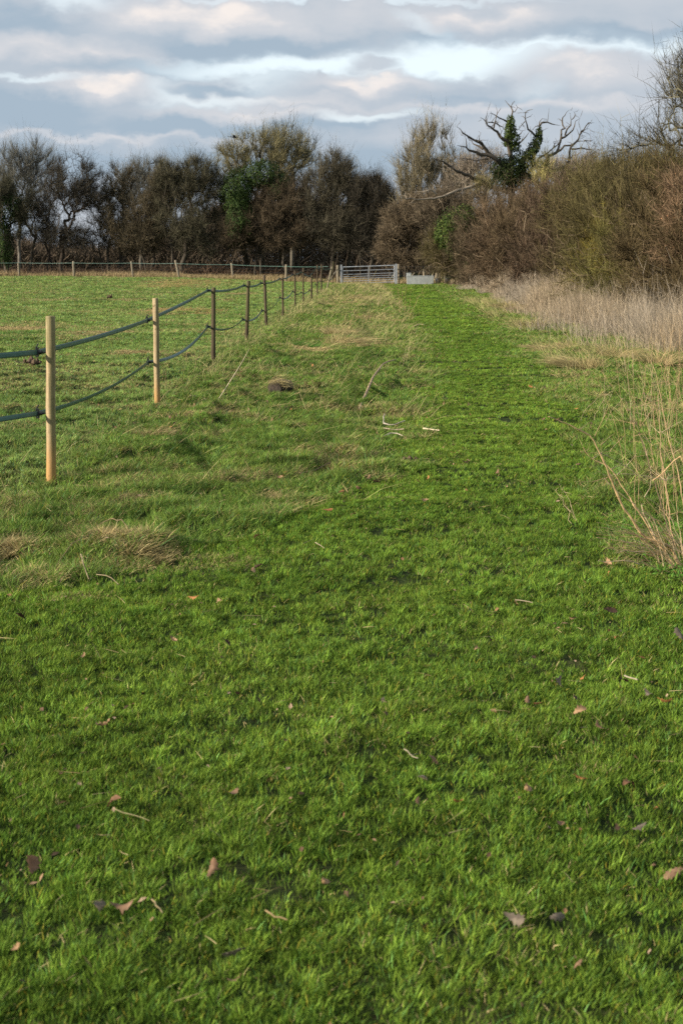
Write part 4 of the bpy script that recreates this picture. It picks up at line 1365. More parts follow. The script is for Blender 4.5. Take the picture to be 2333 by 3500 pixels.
# twiggy saplings round it
T('elder_bush', 'yellow-green lichened upright shoots in front of the dead oak\'s ivy', 'bush', 88.5, [(1232, .1, 2.5, 0), (1245, .3, 2.4, .2)], [(1240, 418, 24, 40), (1258, 405, 16, 34)], 61, n=80, ntw=3, twl=(.4, 1.1), up=1.3, gather=1.2, twist=.6, tw=((.30, .27, .10), (.22, .19, .08)), bark=(.28, .26, .11), rt=.06)
T('elder_bush', 'yellow-green lichened bush under the jagged limbs left of the oak\'s ivy', 'bush', 88.5, [(1130, .1, 2.5, 0)], [(1108, 435, 20, 20)], 62, n=50, ntw=3, twl=(.4, 1.0), up=.8, gather=1.0, twist=.8, tw=((.24, .21, .085), (.17, .145, .065)), bark=(.2, .18, .09), rt=.06)
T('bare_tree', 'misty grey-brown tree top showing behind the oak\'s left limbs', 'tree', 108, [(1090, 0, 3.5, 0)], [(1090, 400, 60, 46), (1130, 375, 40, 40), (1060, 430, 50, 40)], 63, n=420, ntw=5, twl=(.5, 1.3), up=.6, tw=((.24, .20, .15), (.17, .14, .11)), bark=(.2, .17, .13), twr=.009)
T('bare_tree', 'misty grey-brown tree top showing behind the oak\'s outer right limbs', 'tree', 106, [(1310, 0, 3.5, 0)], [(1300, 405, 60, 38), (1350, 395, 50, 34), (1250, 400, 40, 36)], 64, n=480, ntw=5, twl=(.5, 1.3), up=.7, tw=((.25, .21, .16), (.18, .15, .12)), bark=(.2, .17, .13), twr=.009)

# ------------------------------------------------------------------ undergrowth and wood beyond
mb = MB()
n = 26000
x = rng.uniform(-44, 4, n); y = rng.uniform(117.5, 128, n)
L = rng.uniform(.5, 2.4, n) * (.4 + fbm(x * .5, y * .5, 201, 2)) * (.6 + .4 * sst(-20, -14, x))
D = unit(np.stack([rng.normal(0, .5, n), rng.normal(0, .5, n), np.ones(n)], 1))
mb.blades(np.stack([x, y, G(x, y)], 1), D, L, .026, np.stack([rng.normal(0, .4, n), rng.normal(0, .3, n), -.3 * np.ones(n)], 1) * L[:, None], lerp((.15, .095, .06), (.06, .045, .03), rng.random(n)))
tag(mb.build('undergrowth', M_TWIG), 'tangled brown bramble undergrowth between the far trunks', 'undergrowth', kind='stuff')
mb = MB()
n = 110000
x = rng.uniform(-50, 26, n); y = rng.uniform(138, 152, n)
topz = np.interp(x, [-50, -27, -22, -16, -12, 0, 8, 26], [2.2, 1.9, 2.0, 3.2, 6.5, 6.5, 5.5, 5.0]) + 2.0 * (fbm(x * .25, x * 0, 203, 3) - .5)
z = rng.random(n) ** .9 * topz
D = unit(np.stack([rng.normal(0, .6, n), rng.normal(0, .6, n), .7 * np.ones(n)], 1))
L = rng.uniform(.7, 2.0, n)
mb.blades(np.stack([x, y, z + H(x, y)], 1), D, L, .06, rng.normal(0, .25, (n, 3)) * L[:, None], lerp((.15, .115, .08), (.06, .048, .035), rng.random(n)))
tag(mb.build('far_wood', M_TWIG), 'brown mass of woodland beyond the boundary trees', 'woodland', kind='stuff')
# pale grass along the foot of the far fence and behind the gate
mb = MB()
n = 26000
x = rng.uniform(-46, 9, n); y = np.interp(x, [-46, -26, -12, -4, 0, 9], [118.5, 116.2, 109.8, 104.3, 99.5, 98]) + rng.uniform(-.4, 5, n)
L = rng.uniform(.15, .6, n) * (.3 + 1.2 * fbm(x * .6, y * .4, 205, 2))
D = unit(np.stack([rng.normal(0, .35, n), rng.normal(0, .35, n), np.ones(n)], 1))
mb.blades(np.stack([x, y, G(x, y)], 1), D, L, .03, np.stack([rng.normal(.1, .2, n), rng.normal(0, .2, n), -.1 * np.ones(n)], 1) * L[:, None], lerp((.40, .29, .17), (.22, .19, .08), rng.random(n)))
tag(mb.build('fence_foot_grass', M_DRY), 'pale uncut grass along the foot of the far fence', 'grass', kind='stuff')

# ------------------------------------------------------------------ tall dry stand on the right
mb = MB()
n = 150000
y = 25 + 71 * rng.random(n) ** 1.25
bl = np.interp(y, [25, 26.2, 27.6, 35, 52, 73, 85, 96], [6.0, 4.7, 4.2, 4.5, 6.0, 7.0, 7.2, 7.1]) + (vn(y * .6, y * 0, 207) - .5) * 1.6
x = bl + rng.random(n) * np.maximum(9.8 + (y < 45) * 2 - bl, 1)
edge = sst(0, 1.4, x - bl)
dn_ = fbm(x * 1.1, y * .6, 209, 3)
kp = rng.random(n) < (.25 + .75 * edge) * np.clip(.12 + 2.9 * (dn_ - .36), .05, 1)
x, y, edge, dn_ = x[kp], y[kp], edge[kp], dn_[kp]
n = len(x)
L = (.26 + .52 * edge) * (rng.uniform(.5, 1.2, n) + .55 * (rng.random(n) < .10)) * (.45 + 1.1 * dn_)
az = 2.4 + rng.normal(0, 1.3, n)
ln = np.abs(rng.normal(.12, .22, n)) + (rng.random(n) < .12) * .6
D = np.stack([np.cos(az) * np.sin(ln), np.sin(az) * np.sin(ln), np.cos(ln)], 1)
bend = np.stack([np.cos(az), np.sin(az), -.5 * np.ones(n)], 1) * (L * .22 * rng.random(n))[:, None]
wd = np.maximum(.004, .34 * y / PXM) * rng.uniform(.6, 1.3, n)
c = lerp((.47, .385, .265), (.29, .23, .16), rng.random(n)) * rng.uniform(.7, 1.15, n)[:, None]
pk = sst(.45, .6, fbm(x * .5, y * .3, 213, 2))[:, None] * .45
c = c * (1 - pk) + c.mean(1, keepdims=True) * np.array([1.08, 1.0, .88]) * pk
mb.blades(np.stack([x, y, G(x, y) - .01], 1), D, L, wd, bend, c)
# side sprays near the tops
s_ = rng.random(n) < .7
O = np.stack([x, y, G(x, y)], 1)[s_] + D[s_] * (L[s_] * rng.uniform(.35, .9, s_.sum()))[:, None]
T2 = O + unit(D[s_] * .8 + rng.normal(0, .5, (s_.sum(), 3))) * (L[s_] * .28)[:, None]
mb.spikes(O, T2, wd[s_] * .8, c[s_])
tag(mb.build('dry_grass', M_DRY), 'tall pale dead grass and stalks in front of the right hedge', 'dry grass', kind='stuff')

# ------------------------------------------------------------------ weeds with dead stems, near right
def cz(x, y, d=7.4, off=(1700, 1400), s=2.477):
    return at_d((x / s + off[0]) / 1.488, (y / s + off[1]) / 1.488, d)
def stemtube(mb, pts, d0, d1, r0, r1, col, off=(1700, 1400), s=2.477, seed=0):
    P = np.array([cz(x, y, d0 + (d1 - d0) * k / (len(pts) - 1), off, s) for k, (x, y) in enumerate(pts)])
    seg = np.linalg.norm(np.diff(P, axis=0), axis=1); cum = np.concatenate([[0], np.cumsum(seg)])
    n = max(4, int(cum[-1] / .04)); tt = np.linspace(0, cum[-1], n)
    Q = np.stack([np.interp(tt, cum, P[:, k]) for k in range(3)], 1)
    g = np.random.default_rng(seed); Q[1:-1] += g.normal(0, .002, (n - 2, 3))
    r = np.linspace(r0, r1, n); r[::5] *= 1.35
    mb.tube(Q, r * .88, 6, True, col)
W1 = (.50, .345, .18); W2 = (.37, .255, .14); W3 = (.16, .115, .075); W4 = (.44, .34, .215)
wd_ = empty('dead_weed', (1.72, 7.3, 0), 'clump of dead tan branching weed stems leaning over the path edge at the right', 'plant')
WS = [([(1560, 1395), (1480, 1180), (1400, 1130), (1250, 1085), (1160, 975), (1060, 830), (980, 650), (930, 520), (880, 400), (800, 230), (690, 170), (520, 90), (430, 60)], 7.3, 7.0, .0085, .0022, W1),
      ([(1530, 1360), (1340, 1110), (1240, 940), (1110, 740), (1020, 600), (960, 500), (890, 460), (800, 420), (735, 365), (720, 320)], 7.35, 7.3, .0068, .0018, W1),
      ([(1565, 1385), (1470, 1110), (1420, 950), (1370, 760), (1310, 560), (1260, 390), (1230, 310), (1180, 130), (1110, 10), (1080, -80)], 7.35, 7.5, .0042, .0012, W3),
      ([(1570, 1330), (1480, 1080), (1430, 900), (1425, 600), (1380, 400), (1370, 200), (1360, 0), (1350, -120)], 7.6, 7.9, .0040, .0012, W2),
      ([(1590, 900), (1550, 700), (1530, 520), (1480, 380), (1440, 220), (1400, 0), (1340, -300), (1290, -420)], 7.8, 8.2, .0036, .0012, W2),
      ([(1440, 1180), (1360, 1150), (1230, 1090), (1120, 1040), (1010, 985)], 7.3, 7.1, .004, .0018, W1), ([(1120, 1040), (1040, 1050), (920, 1050), (830, 1042)], 7.15, 7.0, .002, .001, W2),
      ([(1195, 1310), (1120, 1268), (940, 1295), (850, 1280)], 7.0, 6.9, .003, .0016, W4), ([(1240, 1200), (1150, 1200), (1040, 1190), (1000, 1215)], 7.1, 7.0, .003, .0014, W4),
      ([(1230, 1190), (1120, 1135), (1025, 1095)], 7.1, 7.0, .003, .0014, W4), ([(1500, 1330), (1380, 1230), (1240, 1100), (1100, 1040)], 7.2, 7.1, .003, .0015, W2),
      ([(1340, 1110), (1270, 950), (1230, 880), (1215, 805)], 7.3, 7.3, .004, .003, W4), ([(1450, 940), (1440, 760), (1400, 560), (1380, 380)], 7.6, 7.7, .004, .002, W2),
      ([(1360, 880), (1260, 760), (1190, 720)], 7.3, 7.2, .002, .001, W1)]
SD = 0
for st in WS:
    SD += 1
    mb = MB(); stemtube(mb, *st, seed=SD); mb.build('stem', M_STEM, wd_)
mb = MB()
BR = [([(1430, 600), (1300, 570), (1150, 545), (1000, 550), (890, 555)], 7.3, 7.2, .002, .001, W4), ([(1000, 570), (900, 585), (780, 610), (650, 610)], 7.2, 7.1, .0022, .0008, W2), ([(820, 225), (870, 110), (935, 0), (950, -60)], 7.05, 7.0, .0018, .0008, W2),
      ([(870, 300), (930, 250), (985, 205)], 7.05, 7.1, .0018, .0008, W2), ([(950, 350), (1010, 280), (1075, 215)], 7.1, 7.2, .0018, .0008, W1), ([(870, 370), (1000, 430), (1150, 520), (1230, 600), (1310, 640)], 7.1, 7.3, .002, .0012, W4),
      ([(1010, 550), (1080, 480), (1175, 370)], 7.2, 7.3, .0018, .0008, W4), ([(900, 580), (1000, 680), (1130, 790), (1250, 900), (1330, 980)], 7.2, 7.3, .002, .0014, W4), ([(1240, 740), (1310, 620), (1290, 480)], 7.3, 7.4, .002, .001, W4),
      ([(1310, 600), (1400, 530), (1480, 440), (1545, 395)], 7.4, 7.3, .0035, .003, W1), ([(1545, 395), (1570, 450)], 7.3, 7.3, .003, .002, W1), ([(1230, 230), (1320, 300), (1400, 360), (1480, 460)], 7.6, 7.7, .002, .0012, W4), ([(1200, 210), (1120, 165), (1070, 150)], 7.5, 7.4, .0014, .0008, W2),
      ([(1390, 190), (1480, 140), (1570, 90)], 7.8, 7.8, .0016, .0008, W4), ([(1370, 180), (1480, 250), (1580, 310)], 7.8, 7.8, .0018, .0008, W4), ([(700, 355), (860, 375), (960, 350), (1060, 355)], 7.1, 7.2, .0015, .0008, W2),
      ([(930, 520), (1010, 640), (1030, 690)], 7.15, 7.2, .0015, .0008, W2), ([(1420, 600), (1530, 560), (1600, 500)], 7.6, 7.6, .0018, .0008, W3), ([(1180, 130), (1150, 60), (1110, 45)], 7.5, 7.5, .0012, .0007, W3)]
for st in BR:
    SD += 1; stemtube(mb, *st, seed=SD)
SHOOT_SRC = WS[:5]
g = np.random.default_rng(321)
for k in range(60):      # arching straw-like shoots from the base
    bx_ = g.uniform(1330, 1600); by_ = g.uniform(1150, 1400); ln_ = g.uniform(150, 620); an = g.uniform(-3.0, -1.75)
    a = (bx_, by_); b_ = (bx_ + math.cos(an) * ln_ * .5, by_ + math.sin(an) * ln_ * .62); c_ = (bx_ + math.cos(an) * ln_ * 1.15, by_ + math.sin(an) * ln_ * .85)
    SD += 1; d_ = g.uniform(7.0, 7.6); stemtube(mb, [a, b_, c_], d_, d_ - .15,   .0026, .0010, ((.60, .46, .28), (.52, .38, .21), W1)[k % 3], seed=SD)
for k in range(46):      # fine side shoots
    st = WS[g.integers(0, 5)]
    a = st[0][g.integers(2, len(st[0]) - 1)]
    ang = g.uniform(-2.9, -.2); L_ = g.uniform(60, 220)
    b_ = (a[0] + math.cos(ang) * L_ * .5 + g.normal(0, 10), a[1] + math.sin(ang) * L_ * .5); c_ = (a[0] + math.cos(ang) * L_, a[1] + math.sin(ang) * L_ + g.normal(0, 15))
    SD += 1; stemtube(mb, [a, b_, c_], st[1], st[1] + g.uniform(-.3, .3), .0014, .0006, (W2, W3, W4)[k % 3], seed=SD)
mb.build('side_shoots', M_STEM, wd_)
# leafy rosette at its foot
def leafy(mb, c, n, rad, size, g, cols=((.03, .085, .02), (.08, .17, .04))):
    P = np.array(c) + g.normal(0, 1, (n, 3)) * np.array([rad, rad, rad * .35]); P[:, 2] = G(P[:, 0], P[:, 1]) + np.abs(g.normal(0, rad * .35, n)) + .02
    nrm = unit(g.normal(0, .5, (n, 3)) + [0, 0, 1]); T_ = unit(np.cross(nrm, g.normal(size=(n, 3)))); B_ = np.cross(nrm, T_)
    s = size * g.uniform(.5, 1.2, n)[:, None]
    V = np.stack([P - T_ * s, P - B_ * s * .42 - nrm * s * .05, P + T_ * s - nrm * s * .25, P + B_ * s * .42 - nrm * s * .05, P + nrm * s * .12], 1)
    f = np.array([[0, 1, 4], [1, 2, 4], [2, 3, 4], [3, 0, 4]])
    F = (np.arange(n)[:, None, None] * 5 + f[None]).reshape(-1, 3)
    mb.V.append(V.reshape(-1, 3)); mb.F.setdefault(3, []).append(F + mb.n); mb.n += n * 5; mb.C.append(np.repeat(lerp(cols[0], cols[1], g.random(n)), 5, axis=0))
mb = MB(); c = ground(1560, 1335); leafy(mb, (c[0], c[1], 0), 120, .09, .018, g, ((.05, .13, .02), (.13, .26, .04))); c = ground(1530, 1240); leafy(mb, (c[0], c[1], 0), 260, .18, .017, g, ((.05, .13, .02), (.13, .26, .04)))
mb.build('leaves', M_GRASS, wd_)
# more thin dead stalks standing along the right bank, one plant each
def weed(px, py, h, lean, n, seed, label, group='thin dead weeds along the right bank', r=.0018, col=W2, spread=.12):
    g = np.random.default_rng(seed)
    c = ground(px, py); c[2] = gz(c[0], c[1])
    mb = MB()
    for k in range(n):
        a = g.uniform(0, 6.28); b = c + np.array([math.cos(a), math.sin(a), 0]) * spread * g.random()
        ht = h * g.uniform(.65, 1.05); lx = lean * ht + g.normal(0, .14) * ht; ly = g.normal(0, .1) * ht
        cc = np.array(col) * g.uniform(.75, 1.2)
        P = np.array([b + np.array([lx * t ** 1.3, ly * t, ht * t]) + (g.normal(0, .008, 3) if 0 < t < 1 else 0) for t in np.linspace(0, 1, 8)])
        rr = max(r, .12 * c[1] / PXM)
        mb.tube(P, np.linspace(rr, rr * .4, 8), 5, True, cc)
        for _ in range(g.integers(1, 6)):
            j = g.integers(2, 7); dd = unit(np.array([g.normal(0, 1), g.normal(0, .6), g.uniform(.1, 1.0)])) * ht * g.uniform(.08, .25)
            mb.tube([P[j], P[j] + dd * .5, P[j] + dd + [0, 0, -.01]], [rr * .6, rr * .45, rr * .25], 4, False, cc)
    o = mb.build('dead_weed', M_STEM, None, False, c)
    return tag(o, label, 'plant', group)
WEEDS = [(1555, 1180, 1.15, -.15, 5, 'tall tan dead weed stalks behind the leaning clump at the right edge'), (1508, 1110, 1.0, -.2, 4, 'thin dead stalks just left of the tall edge stalks'), (1480, 1010, 1.05, -.1, 3, 'three slim dead stalks over the green bank'),
         (1540, 1000, 1.2, .05, 5, 'upright pale dead weeds near the right edge, half way up the bank'), (1525, 880, .9, .02, 4, 'short upright stalks in front of the dry stand'), (1440, 870, .8, -.12, 3, 'lone leaning stalks left of the short upright ones'),
         (1370, 905, .5, -.4, 3, 'low bent straw stalks beside the straw tuft'), (1560, 930, 1.1, -.05, 4, 'stalks crossing the picture edge below the dry stand'), (1420, 975, .45, .5, 4, 'low pale stalks bending right on the bank'),
         (920, 719, .95, .12, 5, 'pair of pale dead stalks on the left verge of the path near the gate'), (938, 734, 1.0, .22, 4, 'pale stalks leaning right just nearer than the pair by the path'), (870, 705, .5, .25, 6, 'fan of short straw stalks left of the pale pair'),
         (372, 880, .55, .18, 3, 'thin pale stalks growing beside the second stake'), (434, 838, .42, .05, 2, 'two thin stalks between the second and third stakes'), (925, 845, .5, .25, 4, 'faint stalks at the tip of the long stick'),
         (840, 745, .35, .3, 6, 'small golden stalk tuft in the rough strip'), (790, 760, .4, .5, 7, 'straw stalks combed right in the rough strip'), (1330, 1200, .3, -.6, 3, 'small bent stalks beside the big weed clump')]
for i, wv in enumerate(WEEDS):
    weed(wv[0], wv[1], wv[2], wv[3], wv[4] * (2 if wv[0] > 1350 else 1), 700 + i, wv[5], spread=.38 if wv[0] > 1350 else .12, col=(W2, W1, W4)[i % 3])

# straw tussocks
def tussock(px, py, rad, hgt, n, lean, label, seed, cols=(STRAW, STRAW2)):
    g = np.random.default_rng(seed); c = ground(px, py); c[2] = gz(c[0], c[1])
    mb = MB(); a = g.uniform(0, 6.28, n); rr = rad * np.sqrt(g.random(n)) * .6
    x = c[0] + np.cos(a) * rr; y = c[1] + np.sin(a) * rr
    ang = a + g.normal(0, .5, n); ln = .35 + .6 * rr / rad + g.normal(0, .15, n)
    D = unit(np.stack([np.cos(ang) * np.sin(ln) + lean, np.sin(ang) * np.sin(ln), np.cos(ln)], 1))
    L = hgt * g.uniform(.6, 1.3, n); bend = np.stack([np.cos(ang) + lean * 2, np.sin(ang), -1.0 * np.ones(n)], 1) * (L * .35)[:, None]
    wd = max(.0035, .35 * c[1] / PXM)
    mb.blades(np.stack([x, y, G(x, y) - .01], 1), D, L, wd, bend, lerp(cols[0], cols[1], g.random(n)) * g.uniform(.7, 1.1, n)[:, None])
    return tag(mb.build('grass_tussock', M_DRY, None, False, c), label, 'tussock', 'tussocks')
tussock(1338, 848, .42, .42, 700, -.35, 'large yellow straw tussock on the right bank below the dry stand', 801)
tussock(775, 768, .45, .32, 500, .2, 'brown straw tussock in the rough strip beyond the log', 802)
tussock(705, 800, .3, .18, 500, .1, 'bright green tussock between log and fence', 803, ((.06, .17, .02), (.14, .27, .05)))
tussock(780, 790, .45, .5, 260, .5, 'pale wind-combed tussock just nearer than the brown one', 804)
tussock(640, 838, .25, .2, 350, 0, 'small fresh green tussock above the log', 805, ((.07, .18, .02), (.16, .28, .05)))
tussock(892, 950, .18, .12, 260, 0, 'small brown tuft by the pale sticks', 806, (STRAW2, (.2, .13, .07)))
tussock(340, 1003, .28, .16, 380, 0, 'low brown tuft right of the nearest stake', 807, (STRAW, (.2, .14, .07)))
tussock(1235, 800, .3, .2, 300, -.2, 'flattened straw tuft at the right edge of the path', 808)
tussock(1185, 715, .5, .4, 500, -.1, 'tall straw tuft leaning into the path far up the right side', 809)
tussock(1165, 708, .4, .5, 320, -.3, 'ragged straw tuft leaning from the far tip of the dry stand', 811)
tussock(1228, 752, .4, .45, 380, -.3, 'straw tuft spilling out of the dry stand towards the path', 812)
tussock(1285, 806, .35, .35, 380, -.4, 'low matted straw tuft just left of the large yellow one', 813)
tussock(1410, 822, .4, .4, 420, .2, 'grey straw tuft at the front edge of the dry stand', 814)
tussock(1505, 838, .35, .4, 400, 0, 'straw tuft near the right edge in front of the dry stand', 815)
tussock(820, 690, .5, .45, 400, .4, 'pale feathery tussock near the gate end of the rough strip', 810)

# ------------------------------------------------------------------ log, sticks, stems on the ground
c = ground(640, 912); c[2] = gz(c[0], c[1])
lg = empty('cut_log', c, 'short dark cut log with a cap of dead grass lying in the rough strip', 'log')
mb = MB(); mb.tube([c + [-.05, -.10, .07], c + [.0, .0, .085], c + [.09, .18, .08]], [.088, .095, .085], 16, True, (1, 1, 1), .2, 9); mb.build('wood', M_LOGEND, lg, False)
g = np.random.default_rng(12); n = 650
mb = MB(); a = g.uniform(-1.3, 1.3, n); x = c[0] + .02 + g.uniform(-.1, .1, n); y = c[1] + g.uniform(-.14, .2, n); z = c[2] + .165 - ((x - c[0]) ** 2) * 5
mb.blades(np.stack([x, y, z], 1), unit(np.stack([g.normal(0, 1, n), g.normal(0, .6, n), .25 * np.ones(n)], 1)), g.uniform(.06, .15, n), .004, np.stack([g.normal(0, .02, n), g.normal(0, .02, n), -.05 * np.ones(n)], 1), lerp(STRAW, STRAW2, g.random(n)))
mb.build('grass_cap', M_DRY, lg)
def stick(pts, r0, r1, col, label, name='stick', cat='stick', lift=(.03,), extra=()):
    mb = MB()
    c0 = None
    for (pp, a, b, lf_) in [(pts, r0, r1, lift)] + list(extra):
        P = np.array([ground(*p) for p in pp]); P[:, 2] = G(P[:, 0], P[:, 1])
        seg = np.linalg.norm(np.diff(P, axis=0), axis=1); cum = np.concatenate([[0], np.cumsum(seg)]); n = max(5, int(cum[-1] / .06)); tt = np.linspace(0, cum[-1], n)
        Q = np.stack([np.interp(tt, cum, P[:, k]) for k in range(3)], 1)
        g = np.random.default_rng(int(pp[0][0])); Q[:, :2] += g.normal(0, .003, (n, 2))
        Q[:, 2] += np.interp(np.linspace(0, 1, n), np.linspace(0, 1, len(lf_)) if len(lf_) > 1 else [0, 1], lf_ if len(lf_) > 1 else [lf_[0]] * 2)
        kf = .6 if pp[0][1] > 1200 else (1.2 if a > .012 else .9)
        mb.tube(Q, np.linspace(a, b, n) * kf, 7, True, np.array(col) * (.42 if kf < .7 else .8), .15, int(pp[0][0])); c0 = Q[0] if c0 is None else c0
    return tag(mb.build(name, M_STEM, None, True, c0), label, cat)
stick([(825, 940), (855, 895), (862, 888), (875, 868), (893, 853), (908, 838)], .014, .007, (.36, .26, .16), 'long crooked brown stick lying across the rough strip beside the path', lift=(.03, .10, .16, .08), extra=[([(857, 893), (868, 900), (870, 912)], .005, .003, (.05, .02))])
stick([(880, 978), (900, 980), (930, 977)], .010, .006, (.42, .37, .30), 'pale forked stick at the path edge', lift=(.04,), extra=[([(881, 978), (882, 962)], .009, .006, (.04, .06))])
stick([(880, 988), (905, 990), (928, 991)], .008, .006, (.50, .38, .30), 'pinkish short stick just nearer than the forked one')
stick([(878, 1007), (897, 1001), (912, 1001), (925, 1007)], .007, .005, (.58, .50, .40), 'curved pale twig nearest of the small sticks by the path', lift=(.03, .06, .03))
stick([(971, 991), (990, 993), (1009, 995)], .010, .006, (.62, .52, .36), 'straight straw-coloured stick lying on the mown path')
stick([(780, 838), (795, 830), (818, 822)], .008, .005, (.10, .08, .06), 'dark thin stick in the rough strip left of the long one')
stick([(690, 1090), (720, 1082), (760, 1070)], .006, .004, (.18, .13, .08), 'thin brown twig in the grass below the log')
stick([(950, 752), (962, 747), (975, 748)], .010, .006, (.50, .42, .30), 'small pale curved twig at the far left verge of the path')
stick([(438, 920), (460, 918), (476, 924)], .008, .006, (.62, .50, .34), 'pale stub of stalk below the third stake')
stick([(1432, 1570), (1445, 1578), (1462, 1588)], .006, .005, (.60, .52, .35), 'short pale stick beside a dark leaf in the near grass on the right', lift=(.05,))
stick([(185, 1305), (192, 1318), (203, 1338)], .006, .004, (.55, .42, .27), 'bent straw-coloured stem standing out of the flattened grass patch', lift=(.08, .03))
stick([(130, 1310), (165, 1290), (215, 1272)], .004, .003, (.45, .33, .18), 'arched brown stem over the flattened grass patch', lift=(.02, .10, .04))
stick([(205, 1232), (240, 1226), (270, 1236), (300, 1262)], .005, .003, (.42, .31, .17), 'long curved brown stem at the back of the flattened grass patch', lift=(.02, .10, .10, .02))
stick([(222, 1340), (250, 1345), (275, 1362)], .004, .003, (.52, .42, .25), 'thin pale stem at the front of the flattened grass patch', lift=(.06,))
stick([(615, 2160), (635, 2175), (657, 2182)], .004, .003, (.50, .36, .18), 'bent tan stem among the nearest grass', lift=(.06,))
stick([(352, 2120), (365, 2140), (378, 2156)], .004, .003, (.48, .38, .2), 'short straw stem among the nearest grass on the left', lift=(.06,))
stick([(265, 1905), (300, 1918), (345, 1932)], .003, .002, (.45, .40, .2), 'thin yellow stem lying in the grass on the left', lift=(.06,))
stick([(930, 1762), (945, 1780), (958, 1790)], .004, .003, (.50, .44, .30), 'little forked straw piece above the pale leaf', lift=(.06,), extra=[([(945, 1780), (960, 1775)], .003, .002, (.06, .06))])
stick([(725, 1268), (735, 1276), (745, 1283)], .005, .003, (.6, .5, .33), 'small pale stalk lying mid lawn', lift=(.05,))
stick([(1180, 1395), (1200, 1397), (1222, 1401)], .004, .003, (.6, .5, .33), 'thin straw beside a tan leaf mid lawn on the right', lift=(.04,))
# one thin standing stem leaning right of the third stake
b = ground(496, 926); b[2] = gz(b[0], b[1]); t = at_d(572, 803, b[1] + .6)
mb = MB(); mb.tube([b, lp(b, t, .35) + [.0, 0, -.01], lp(b, t, .7) + [.01, 0, .0], t], [.006, .005, .004, .002], 6, True, (.58, .47, .32))
tag(mb.build('dry_stem', M_STEM, None, True, b), 'long thin pale stem leaning over the grass right of the second stake', 'stem')

# molehills / droppings
for k, (px, py, r, lab) in enumerate([(82, 852, .13, 'crumbled soil heap behind the nearest stake'), (252, 688, .16, 'small dark dropping pile above the second stake'), (122, 676, .10, 'tiny dark lump far out in the paddock on the left'),
                                      (448, 834, .08, 'dark clod beside the lower tape'), (938, 1066, .06, 'dark clod at the left edge of the mown path'), (395, 676, .12, 'dark lump in the middle of the paddock')]):
    c = ground(px, py); c[2] = gz(c[0], c[1]); g = np.random.default_rng(900 + k)
    mb = MB()
    for _ in range(16):
        q = g.normal(0, r * .5, 3); s = r * g.uniform(.2, .42)
        vv = unit(np.array([[1, 0, 0], [-1, 0, 0], [0, 1, 0], [0, -1, 0], [0, 0, 1], [0, 0, -1]], float) + g.normal(0, .25, (6, 3))) * s
        mb.add(vv + c + [q[0], q[1], abs(q[2]) * .5 + r * .22], [[0, 2, 4], [2, 1, 4], [1, 3, 4], [3, 0, 4], [2, 0, 5], [1, 2, 5], [3, 1, 5], [0, 3, 5]])
    tag(mb.build('soil_clod', M_SOIL, None, False, c), lab, 'clod', 'dark lumps in the grass')

# broken leaf flecks and bits of straw, too small and many to count
mb = MB(); g = np.random.default_rng(55)
n = 5200; y = 2.2 + 34 * g.random(n) ** 1.4; x = g.uniform(-1, 1, n) * (.255 * y + .8)
kp = g.random(n) < (.35 + .65 * (1 - mown(x, y))) * (.3 + 1.4 * sst(.45, .65, fbm(x * .9, y * .9, 221, 2))); x, y = x[kp], y[kp]; n = len(x)
P = np.stack([x, y, G(x, y) + g.uniform(.012, .03, n)], 1)
s_ = g.uniform(.005, .014, n)[:, None] * (1 + .03 * y[:, None]); A_ = unit(g.normal(0, 1, (n, 3)) * [1, 1, .4]); B_ = unit(np.cross(A_, g.normal(0, .5, (n, 3)) + [0, 0, 1]))
V_ = np.stack([P - A_ * s_, P - B_ * s_ * .6, P + A_ * s_ * .9, P + B_ * s_ * .5 + [0, 0, .003]], 1).reshape(-1, 3)
cc = np.array([(.22, .12, .06), (.30, .19, .11), (.12, .07, .04), (.34, .24, .16), (.055, .035, .02)])[g.integers(0, 5, n)]
mb.V.append(V_); mb.F.setdefault(4, []).append(np.arange(n * 4).reshape(-1, 4)); mb.n = n * 4; mb.C.append(np.repeat(cc, 4, axis=0))
tag(mb.build('leaf_litter', M_LEAF), 'scattered brown leaf crumbs sunk in the grass', 'litter', kind='stuff')
mb = MB()
n = 2600; y = 2.2 + 26 * g.random(n) ** 1.3; x = g.uniform(-1, 1, n) * (.255 * y + .8)
kp = g.random(n) < .3 + .7 * (1 - mown(x, y)); x, y = x[kp], y[kp]; n = len(x); az = g.uniform(0, 6.28, n)
mb.blades(np.stack([x, y, G(x, y) + g.uniform(.012, .035, n)], 1), unit(np.stack([np.cos(az), np.sin(az), g.normal(.1, .15, n)], 1)), g.uniform(.03, .13, n), np.maximum(.0022, .25 * y / PXM), np.stack([g.normal(0, .01, n), g.normal(0, .01, n), -.004 * np.ones(n)], 1), lerp((.46, .38, .20), (.30, .22, .11), g.random(n)))
tag(mb.build('loose_straw', M_DRY), 'thin bits of dead straw lying among the blades', 'straw', kind='stuff')

